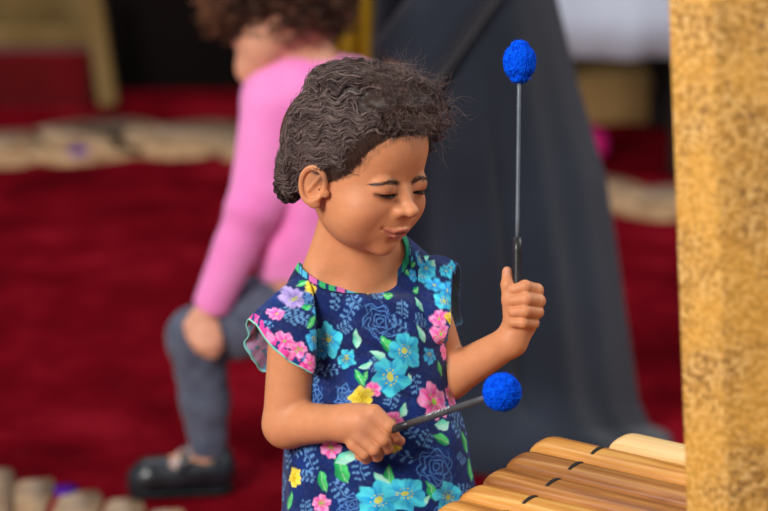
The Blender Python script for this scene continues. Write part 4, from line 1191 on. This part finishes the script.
def crp(pts, n):
    pts = np.asarray(pts, float); m = len(pts); out = []
    for i in range(m):
        p0, p1, p2, p3 = pts[i - 1], pts[i], pts[(i + 1) % m], pts[(i + 2) % m]
        for k in range(n):
            t = k / n
            out.append(.5 * ((2 * p1) + (-p0 + p2) * t + (2 * p0 - 5 * p1 + 4 * p2 - p3) * t * t + (-p0 + 3 * p1 - 3 * p2 + p3) * t ** 3))
    return np.array(out)
def sleeve(rows, hem_cols, ruffle, name='sleeve', nr=40, n=22):
    R = [crp([P(*q) for q in r], n) for r in rows]
    S = len(R[0]); ts = np.linspace(0, 1, nr)
    G = []
    for t in ts:
        if len(R) == 3:
            a = (1 - t) * (1 - 2 * t) if 0 else None
            p = R[0] * (1 - t) ** 2 + (2 * R[1] - .5 * R[0] - .5 * R[2]) * 2 * t * (1 - t) + R[2] * t * t
        G.append(p)
    G = np.array(G)
    cen = G.mean(1, keepdims=True); rad = G - cen; rad /= np.linalg.norm(rad, axis=2, keepdims=True)
    th = np.linspace(0, 2 * PI, S, endpoint=False)
    G = G + rad * (ruffle * (ts ** 3)[:, None] * (np.sin(7 * th + .6) + .5 * np.sin(12 * th + 2))[None])[..., None]
    inner = G - rad * 1.3
    V = np.concatenate([G.reshape(-1, 3), inner.reshape(-1, 3)]); o = nr * S
    idx = np.arange(nr * S).reshape(nr, S); a = idx[:-1]; b_ = np.roll(a, -1, 1); c = idx[1:]; d = np.roll(c, -1, 1)
    F1_ = np.stack([a, b_, d, c], -1).reshape(-1, 4); F2_ = (F1_ + o)[:, ::-1]
    l0 = idx[-1]; l1 = np.roll(l0, -1); F3_ = np.stack([l0, l1, l1 + o, l0 + o], -1)
    f0 = idx[0]; f1 = np.roll(f0, -1); F4_ = np.stack([f1, f0, f0 + o, f1 + o], -1)
    Fc = np.concatenate([F1_, F2_, F3_, F4_])
    C = paint_fabric(V, True); tt = np.repeat(ts, S); th2 = np.tile(th, nr)
    Co = C[:o]
    w = .7 * np.sin(th2 * 9) + .6 * np.sin(th2 * 17 + 1) + .8 * vn(V[:o], .5, 33)
    hb = tt > hem_cols[4]
    col = np.tile(hem_cols[0], (o, 1)); col[w > .4] = hem_cols[1]; col[w < -.8] = hem_cols[2]
    Co[hb] = col[hb]; Co[tt > .965] = hem_cols[3]
    Ci = Co * .35 + hx(130, 176, 200) * .45
    W = to_world(V, KG)
    Fc = Fc if orient(W, Fc) is Fc else Fc[:, ::-1]
    return mesh_np(name, W, Fc, M['dress'], girl, np.concatenate([Co, Ci]))
sleeve([[(316, 352, -12), (316, 318, -22), (312, 288, -12), (303, 273, 4), (301, 276, 22), (303, 292, 38), (306, 325, 42), (312, 352, 20)],
        [(316, 364, -20), (300, 341, -32), (281, 314, -22), (269, 300, -2), (268, 306, 16), (274, 326, 34), (284, 350, 44), (306, 366, 26)],
        [(311, 373, -21), (288, 361, -28), (268, 343, -20), (252, 321, -4), (246, 328, 13), (248, 354, 26), (264, 371, 38), (298, 372, 30)]],
       [hx(236, 70, 160), hx(248, 140, 196), hx(20, 60, 120), hx(130, 214, 190), .80], 2.4)
sleeve([[(426, 340, 18), (420, 305, 8), (418, 275, 16), (420, 258, 34), (424, 262, 55), (430, 290, 75), (434, 325, 72), (432, 345, 45)],
        [(440, 340, 8), (440, 312, 0), (440, 284, 8), (440, 258, 34), (444, 262, 58), (448, 295, 78), (448, 328, 76), (442, 346, 45)],
        [(447, 332, 6), (452, 322, 0), (451, 296, 4), (455, 267, 30), (461, 274, 55), (459, 300, 74), (461, 322, 76), (450, 336, 45)]],
       [hx(14, 40, 96), hx(60, 180, 190), hx(120, 200, 150), hx(30, 90, 150), .95], 4.6)

# ------------------------------------------------------------------ mallets
def yarn_ball(name, centre, rx, ry, axis, K, parent, seed, lobes=True):
    r = np.random.default_rng(seed); c = P(*centre)
    ax = np.array(axis, float); ax /= np.linalg.norm(ax)
    a1 = np.cross(ax, [.2, .3, .9]); a1 /= np.linalg.norm(a1); a2 = np.cross(ax, a1)
    Rl = np.stack([a1, a2, ax], 0)
    def prof(z):   # radius of the wound head along its axis, z in -1..1
        return rx * np.sqrt(np.clip(1 - z * z, 0, 1)) * (1 - .10 * z * (-1)) if not lobes else rx * np.sqrt(np.clip(1 - z * z, 0, 1)) ** (.85)
    paths = []
    for k in range(150):
        nrm = r.normal(size=3); nrm[2] *= (.45 if k % 3 else 1.6); nrm /= np.linalg.norm(nrm)
        b1 = np.cross(nrm, [.1, .9, .3]); b1 /= np.linalg.norm(b1); b2 = np.cross(nrm, b1)
        t0 = r.uniform(0, 6.28); t = np.linspace(t0, t0 + r.uniform(2.2, 4.6), 26)
        u = np.cos(t)[:, None] * b1 + np.sin(t)[:, None] * b2 + nrm * r.uniform(-.35, .35)
        u /= np.linalg.norm(u, axis=1, keepdims=True)
        q = u * np.array([rx, rx, ry]) * (1 + r.uniform(-.03, .04))
        if lobes: q[:, :2] *= (1 - .20 * np.exp(-((u[:, 2] - .72) / .10) ** 2) - .24 * np.exp(-((u[:, 2] + .70) / .13) ** 2))[:, None]
        paths.append(q @ Rl + c)
    V, Fc = tubes(np.array(paths), 1.25, sides=5)
    # core
    th, ph = np.meshgrid(np.linspace(0, PI, 24), np.linspace(0, 2 * PI, 36, endpoint=False), indexing='ij')
    u = np.stack([np.sin(th) * np.cos(ph), np.sin(th) * np.sin(ph), np.cos(th)], -1).reshape(-1, 3)
    q = u * np.array([rx, rx, ry]) * .97
    if lobes: q[:, :2] *= (1 - .20 * np.exp(-((u[:, 2] - .72) / .10) ** 2) - .24 * np.exp(-((u[:, 2] + .70) / .13) ** 2))[:, None]
    idx = np.arange(24 * 36).reshape(24, 36); a = idx[:-1]; b_ = np.roll(a, -1, 1); c_ = idx[1:]; d = np.roll(c_, -1, 1)
    F2_ = np.stack([a, c_, d, b_], -1).reshape(-1, 4)
    q = q @ Rl + c
    # fuzz
    fz = []
    for k in range(500):
        u = r.normal(size=3); u /= np.linalg.norm(u); p0 = u * np.array([rx, rx, ry]); v = u * .4 + r.normal(size=3) * .9; t = np.linspace(0, 1, 26)[:, None]
        fz.append((p0 + v * 1.6 * t + r.normal(size=3) * 1.0 * t ** 2) @ Rl + c)
    V3, F3_ = tubes(np.array(fz)[:, ::5], .13)
    VV = np.concatenate([V, q, V3]); FF = np.concatenate([Fc, F2_ + len(V), F3_ + len(V) + len(q)])
    W = to_world(VV, K)
    return mesh_np(name, W, FF, M['blue_yarn'], parent)
def seg(a, b_, n=2): return to_world(np.linspace(P(*a), P(*b_), n), KG)
m1 = empty('mallet', seg((516.8, 326, -3), (517, 300, -3))[0], 'upright mallet with egg-shaped blue yarn head above the raised fist', 'mallet', 'blue yarn mallets')
tube_obj('handle', seg((516.8, 327, -3), (517.3, 237, -2), 8), 4.3 * KG, M['grip'], m1)
tube_obj('rod', seg((517.3, 240, -2), (519.3, 70, 2), 8), 2.1 * KG, M['rod'], m1)
yarn_ball('yarn_head', (519.6, 62, 2), 15.2, 20.5, P(519.6, 40, 2) - P(519, 84, 2), KG, m1, 3)
m2 = empty('mallet', seg((362, 440, -28), (380, 432, -40))[0], 'mallet with round blue yarn head held low across the dress', 'mallet', 'blue yarn mallets')
A2, B2 = (366, 438.5, -6), (500, 393, -196)
def along(t):
    a = P(*A2); b_ = P(*B2); return a + (b_ - a) * t
pts = np.array([along(t) for t in (0, .12, .25, .34)])
tube_obj('handle', to_world(pts, KG), np.array([3.9, 4.0, 4.0, 3.8]) * KG, M['grip'], m2)
pts = np.array([along(t) for t in (.335, .5, .7, .98)])
tube_obj('rod', to_world(pts, KG), np.array([3.8, 3.6, 3.3, 3.1]) * KG, M['rod_dark'], m2)
yarn_ball('yarn_head', (502, 392, -198), 17.0, 16.4, P(*B2) - P(*A2), KG, m2, 4, lobes=False)
# small white lettering printed on the rod: illegible strokes
tdir = along(1) - along(0); tdir /= np.linalg.norm(tdir)
upv = np.cross(tdir, np.cross(np.array([0, 0.55, -1.0]), tdir)); upv /= np.linalg.norm(upv)
side = np.cross(tdir, upv)
strokes = []
rw_ = np.random.default_rng(5)
for i in range(22):
    t = .49 + .17 * i / 22
    if i in (6, 13, 17): continue
    c = along(t) + upv * 3.6
    hgt = rw_.uniform(.9, 1.6)
    k = [np.array([0, -hgt]), np.array([rw_.uniform(-1, 1), 0]), np.array([rw_.uniform(-.5, 1.5), hgt]), np.array([1.8, rw_.uniform(-.6, .6)])]
    strokes.append(np.array([c + tdir * (q[0] * 1.1) + side * q[1] for q in k]))
V, Fc = tubes(np.array(strokes), .33, sides=4, taper=False)
mesh_np('printed_lettering', to_world(V, KG), Fc, M['white'], m2)['label'] = 'small white lettering'

# ------------------------------------------------------------------ PINK CHILD (kneeling on one knee, facing left)
KP = 1.65e-3
def PP(px, py, w): return P(px, py, w)
kid = empty('child', tuple(to_world(P(260, 470, floor_w(480, KP) + 20)[None], KP)[0] * np.array([1, 1, 0])), 'curly-haired child in pink sweater and grey leggings kneeling with one hand on knee', 'person')
SH, EB, WT = P(272, 108, -125), P(256, 200, -118), P(213, 302, -82)
def kid_body(p):
    d = ell(p, P(288, -4, -120), (47, 54, 50))
    d = smin(d, ell(p, P(263, 40, -122), (26, 34, 34)), 16)
    d = smin(d, sph(p, P(251, 70, -120), 15), 14)
    d = smin(d, sph(p, P(238, 42, -112), 6), 6)
    d = smin(d, cap(p, P(302, 34, -108), P(306, 84, -98), 27, 30), 14)
    d = smin(d, cap(p, P(306, 95, -98), P(300, 270, -60), 42, 36), 20)
    d = smin(d, cap(p, P(345, 100, -60), P(345, 108, -60), 24), 20)
    d = smin(d, chain(p, [SH, EB, WT], [22, 18, 13], 6), 12)
    # hand laid over the knee
    d = smin(d, ell(p, P(205, 322, -82), (11.5, 15, 9)), 8)
    for a, b_, c in (((197, 328, -86), (195, 341, -88), (199, 350, -84)), ((203, 331, -88), (203, 346, -90), (207, 354, -86)), ((209, 331, -87), (211, 346, -89), (214, 355, -85)), ((214, 327, -84), (217, 340, -86), (219, 348, -83))):
        d = smin(d, chain(p, [P(*a), P(*b_), P(*c)], [6.4, 5.4, 4.4], 2), 2.2)
    d = smin(d, chain(p, [P(197, 314, -84), P(189, 325, -86), P(190, 336, -84)], [6.5, 5.5, 4.5], 2), 4)
    # legs
    d = smin(d, chain(p, [P(308, 308, -40), P(196, 336, -50), P(206, 455, -14)], [34, 24, 15], 8), 10)
    d = smin(d, chain(p, [P(330, 308, -20), P(322, 455, 15)], [34, 25], 8), 10)
    d = smin(d, chain(p, [P(322, 455, 0), P(400, 464, 6)], [22, 14], 6), 6)
    d = smin(d, cap(p, P(206, 455, -14), P(160, 474, -10), 14, 12), 6)
    return d
def kid_paint(V):
    C = np.tile(hx(224, 162, 132), (len(V), 1)); return C
sdf_obj('body', kid_body, (-225, -245, -190), (75, 330, 60), 3.2, KP, M['skin'], kid, kid_paint)
def sweater(p):
    d = cap(p, P(306, 100, -100), P(302, 240, -64), 50, 47)
    d = smin(d, cap(p, P(278, 96, -118), P(350, 92, -70), 35), 22)
    d = smin(d, cap(p, P(302, 235, -64), P(303, 262, -56), 47, 46), 8)
    t = smax(d, (255.5 - p[:, 1]) - 282, 4)
    a = chain(p, [SH, EB, WT], [30, 25.5, 18.5], 10)
    ax = (WT - EB) / np.linalg.norm(WT - EB)
    a = smax(a, ((p - WT.astype(np.float32)) @ ax.astype(np.float32)) - 8, 3)
    py = 255.5 - p[:, 1]
    t = t + .9 * np.sin(p[:, 0] * .12 + py * .09) * sstep(120, 220, py)
    a = a + .9 * np.sin(p[:, 0] * .08 - py * .16) * np.exp(-((py - 205) / 40) ** 2)
    d = smin(t, a, 7)
    d = smax(d, -cap(p, P(302, 34, -108), P(306, 58, -104), 29, 31), 3)
    return d
sdf_obj('sweater', sweater, (-225, -80, -190), (75, 220, 40), 3.0, KP, M['pink'], kid)
def leggings(p):
    d = chain(p, [P(308, 305, -45), P(250, 318, -48), P(197, 337, -50), P(205, 400, -32), P(208, 450, -16)], [44, 38, 29, 23.5, 18], 9)
    d = smin(d, chain(p, [P(330, 308, -20), P(322, 453, 15)], [42, 30], 8), 12)
    d = smin(d, chain(p, [P(322, 453, 0), P(392, 463, 5)], [27, 17], 6), 8)
    ax = (P(208, 450, -16) - P(205, 400, -32)); ax /= np.linalg.norm(ax)
    d = np.where(p[:, 0] < -120, smax(d, ((p - P(208, 455, -16).astype(np.float32)) @ ax.astype(np.float32)), 3), d)
    d = smax(d, 268 - (255.5 - p[:, 1]), 4)
    py = 255.5 - p[:, 1]
    return d + .7 * np.sin(py * .22 + p[:, 0] * .1) * np.exp(-((py - 445) / 20) ** 2) + .7 * np.sin(p[:, 0] * .25 + py * .2) * np.exp(-((py - 365) / 18) ** 2)
sdf_obj('leggings', leggings, (-235, -250, -110), (75, 0, 80), 3.0, KP, M['leggings'], kid)
def foot_pts(K):
    return None
fw = floor_w(488, KP)
def worldz(p, K): return CAM_Z + K * (p[:, 1] * CP - (F + p[:, 2]) * SP)
def shoe1(p):
    d = cap(p, P(214, 468, -8), P(150, 476, -14), 21, 18.5)
    d = smin(d, cap(p, P(150, 476, -14), P(142, 480, -15), 17, 15), 6)
    d = smin(d, cap(p, P(216, 458, -8), P(218, 472, -6), 17, 17), 5)
    open_ = ell(p, P(194, 446, -14), (37, 17, 17))
    d = smax(d, -open_, 3)
    d = smin(d, cap(p, P(181, 468, -36), P(188, 450, -16), 4.5), 2)
    d = smin(d, cap(p, P(188, 450, -16), P(186, 464, 6), 4.5), 2)
    z = worldz(p, KP) / KP
    return smax(d, 7.5 - z, 1.5)
def sole1(p):
    d = cap(p, P(214, 476, -8), P(146, 482, -14), 22.5, 20)
    z = worldz(p, KP) / KP
    return smax(smax(d, z - 8.5, 1), 2.2 - z, 1)
sdf_obj('shoe', shoe1, (-275, -260, -60), (-140, -170, 40), 1.8, KP, M['shoe'], kid)
sole_o = sdf_obj('shoe_sole', sole1, (-275, -270, -60), (-140, -190, 40), 2.0, KP, M['sole'], kid)
def shoe2(p):
    d = cap(p, P(398, 464, 6), P(430, 478, 10), 17, 15); return smax(d, 1 - worldz(p, KP) / KP, 1)
sdf_obj('shoe', shoe2, (10, -250, -20), (110, -170, 70), 3.0, KP, M['shoe'], kid)
sdf_obj('sock', lambda p: ell(p, P(178, 466, -22), (12, 8, 9)), (-230, -230, -50), (-170, -190, 10), 2.0, KP, noise_mat('pale_sock', hx(190, 160, 155), hx(205, 175, 165)), kid)
t_ = np.linspace(0, 2 * PI, 25)
cb = P(184, 456, -37)
tube_obj('buckle', to_world(np.stack([cb[0] + 6.5 * np.cos(t_), cb[1] + 6.0 * np.sin(t_), cb[2] + 2 * np.sin(t_)], 1), KP), 1.1 * KP, M['buckle'], kid, sides=6)
for s_, c in ((0, P(241, 24, -140)), (1, P(243, 22, -96))):
    sdf_obj('eye', lambda p, c=c: sph(p, c, 6), c - 9, c + 9, 1.5, KP, M['eye'], kid)
# curly hair
def kid_hair(p):
    d = ell(p, P(286, -18, -120), (56, 56, 58))
    d = smin(d, ell(p, P(238, 2, -125), (28, 24, 40)), 14)
    d = smin(d, ell(p, P(318, 0, -112), (26, 26, 40)), 14)
    d = smax(d, -ell(p, P(246, 62, -120), (36, 36, 44)), 6)
    n = np.sin(p[:, 0] * .24 + np.sin(p[:, 1] * .15)) * np.sin(p[:, 1] * .26 + 1) * np.sin(p[:, 2] * .22)
    return d + n * 4.0
def kh_paint(V):
    C = np.tile(hx(44, 26, 20), (len(V), 1)); return C
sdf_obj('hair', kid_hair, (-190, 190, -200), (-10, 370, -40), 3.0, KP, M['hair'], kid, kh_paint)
def kid_curls(n, seed):
    r = np.random.default_rng(seed); u = r.normal(size=(n * 3, 3)); u /= np.linalg.norm(u, axis=1, keepdims=True)
    c = P(284, -6, -120); q = c + u * np.array([76, 60, 62]); f = lambda a: kid_hair(a.astype(np.float32)).astype(float)
    for _ in range(5):
        d, g = grad(f, q, 1.5); q = q - g * np.clip(d, -20, 20)[:, None]
    d, g = grad(f, q, 1.5); ok = (np.abs(d) < 2)
    q, g = q[ok][:n], g[ok][:n]; m = len(q); K_ = 18; t = np.linspace(0, 1, K_)[None, :, None]
    L = r.uniform(12, 28, (m, 1, 1)); v = g * .55 + r.normal(size=(m, 3)) * .7; v /= np.linalg.norm(v, axis=1, keepdims=True)
    a1 = np.cross(v, [.3, .5, .8]); a1 /= np.linalg.norm(a1, axis=1, keepdims=True); a2 = np.cross(v, a1)
    w = 2 * PI * L / r.uniform(9, 14, (m, 1, 1)); ph = r.uniform(0, 6.28, (m, 1, 1)); am = r.uniform(2.5, 4.5, (m, 1, 1))
    path = q[:, None] - g[:, None] * 4 + v[:, None] * L * t + (a1[:, None] * np.cos(w * t + ph) + a2[:, None] * np.sin(w * t + ph)) * am
    V, Fc = tubes(path, r.uniform(.5, 1.0, m)); k = len(V) // m
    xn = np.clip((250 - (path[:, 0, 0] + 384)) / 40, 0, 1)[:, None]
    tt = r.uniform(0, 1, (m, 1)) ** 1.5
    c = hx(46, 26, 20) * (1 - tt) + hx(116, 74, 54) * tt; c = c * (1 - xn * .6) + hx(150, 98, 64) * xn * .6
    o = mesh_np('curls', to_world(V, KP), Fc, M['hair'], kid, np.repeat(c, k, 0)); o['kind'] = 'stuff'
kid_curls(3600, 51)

# ------------------------------------------------------------------ ADULT in a long dark dress
KA = 1.736e-3
adult = empty('adult', tuple(to_world(P(520, 470, floor_w(470, KA) + 60)[None], KA)[0] * np.array([1, 1, 0])), 'standing person in a long dark blue-grey dress, seen from waist down', 'person')
APY = np.array([-330, -200, -60, 0, 90, 180, 300, 400, 425, 442, 560.])
ACX = np.array([425, 440, 458, 462, 470, 482, 497, 508, 514, 534, 540.]); ARX = np.array([62, 60, 76, 86, 99, 113, 118, 126, 132, 156, 166.])
ACW = np.array([-175, -160, -128, -112, -88, -64, -30, 2, 14, 30, 45.]); ARW = np.array([46, 46, 58, 66, 76, 84, 92, 100, 104, 122, 130.])
def gown(p):
    py = 255.5 - p[:, 1]
    cx = np.interp(py, APY, ACX) - 384; rx = np.interp(py, APY, ARX); cw = np.interp(py, APY, ACW); rw = np.interp(py, APY, ARW)
    du = p[:, 0] - cx; dw = p[:, 2] - cw; ph = np.arctan2(dw, du)
    g = np.clip((py + 40) / 300, 0, 1)
    fold = 1 + g * (.035 * np.sin(7 * ph + 1.9 + .002 * py) + .022 * np.sin(12 * ph + .5 + .004 * py)) + .02 * np.sin(4 * ph + py * .01)
    fold = fold - .10 * g * np.exp(-((ph + 1.42) / .10) ** 2)
    d = (np.sqrt((du / rx) ** 2 + (dw / rw) ** 2) - fold) * np.minimum(rx, rw) * .9
    d = smin(d, ell(p, P(518, 452, -56), (66, 50, 66)) * .9, 30)
    d = smax(d, -py - 300, 20)
    return smax(d, 2.5 - worldz(p, KA) / KA, 2)
gown_o = sdf_obj('long_dress', gown, (-110, -330, -240), (340, 580, 210), 4.5, KA, M['abaya'], adult)
AS, AE, AH = P(400, -270, -190), P(505, -75, -178), P(402, 68, -165)
AS2, AE2, AH2 = P(480, -265, -130), P(555, -120, -110), P(470, -40, -150)
def sleeves(p):
    d = chain(p, [AS, AE, AH], [38, 34, 36], 14)
    py = 255.5 - p[:, 1]
    d = d + 2.2 * np.sin(p[:, 0] * .10 + py * .07) * sstep(-120, 0, py)
    ax = (AH - AE); ax /= np.linalg.norm(ax)
    return smax(d, (p - AH.astype(np.float32)) @ ax.astype(np.float32), 4)
sdf_obj('sleeve', sleeves, (-50, 120, -260), (190, 580, -110), 3.6, KA, M['abaya'], adult)
def sleeve2(p): return chain(p, [AS2, AE2, AH2], [34, 30, 28], 12)
sdf_obj('sleeve', sleeve2, (20, 240, -200), (240, 580, -60), 4.0, KA, M['abaya'], adult)
def adult_body(p):
    d = ell(p, P(408, -408, -215), (48, 60, 56))
    d = smin(d, ell(p, P(400, -370, -225), (32, 36, 34)), 14)
    d = smin(d, sph(p, P(374, -378, -245), 7), 6)
    d = smin(d, cap(p, P(414, -370, -205), P(425, -290, -180), 24, 26), 12)
    d = smin(d, cap(p, P(425, -290, -180), P(460, -40, -120), 40, 50), 12)
    d = smin(d, chain(p, [AS, AE, AH], [24, 20, 15], 10), 12)
    h = P(392, 86, -165)
    d = smin(d, ell(p, h, (16, 20, 12)), 8)
    for k in range(4):
        b_ = h + np.array([-12 + 7 * k, -12, -2]); d = smin(d, chain(p, [b_, b_ + np.array([-4, -18, -3]), b_ + np.array([-5, -31, 3])], [5.5, 5, 4], 2), 2)
    d = smin(d, chain(p, [h + np.array([12, 6, -2]), h + np.array([20, -8, -6]), h + np.array([19, -20, -6])], [6, 5.5, 4.5], 2), 3)
    d = smin(d, chain(p, [AS2, AE2, AH2, P(450, -20, -165)], [22, 18, 14, 14], 8), 10)
    for sx in (-32, 30):
        d = smin(d, chain(p, [P(470 + sx * .6, -20, -110), P(505 + sx, 260, -30), P(520 + sx, 462, 35)], [46, 34, 20], 8), 8)
    return d
sdf_obj('body', adult_body, (-90, -280, -300), (220, 740, 80), 6.0, KA, M['skin'], adult, lambda V: np.tile(hx(196, 140, 108), (len(V), 1)))
sdf_obj('headscarf', lambda p: smax(smin(ell(p, P(414, -412, -208), (56, 68, 62)), cap(p, P(418, -370, -200), P(428, -290, -178), 38, 54), 20), -ell(p, P(378, -392, -262), (40, 42, 50)), 6), (-60, 500, -300), (140, 780, -90), 5.0, KA, M['abaya'], adult)
# yellow scarf end hanging at the side, between the two figures
def ysc(p):
    py = 255.5 - p[:, 1]
    cx = np.interp(py, [-120, 0, 60, 110], [372, 362, 358, 355]) - 384; hw = np.interp(py, [-120, 0, 60, 110], [15, 17, 23, 24])
    d = np.maximum(np.abs(p[:, 0] - cx) - hw, np.abs(p[:, 2] + 90 + 3 * np.sin(p[:, 0] * .35)) - 5)
    return smax(smax(d, py - 105, 3), -py - 115, 3)
sdf_obj('yellow_sash', ysc, (-60, 120, -110), (20, 400, -70), 2.4, KA, M['yellow'], adult)['label'] = 'yellow cloth sash'
for k, cc in enumerate((P(385, -398, -256), P(384, -396, -232))):
    sdf_obj('eye', lambda p, c=cc: sph(p, c, 6.5), cc - 9, cc + 9, 1.8, KA, M['eye'], adult)
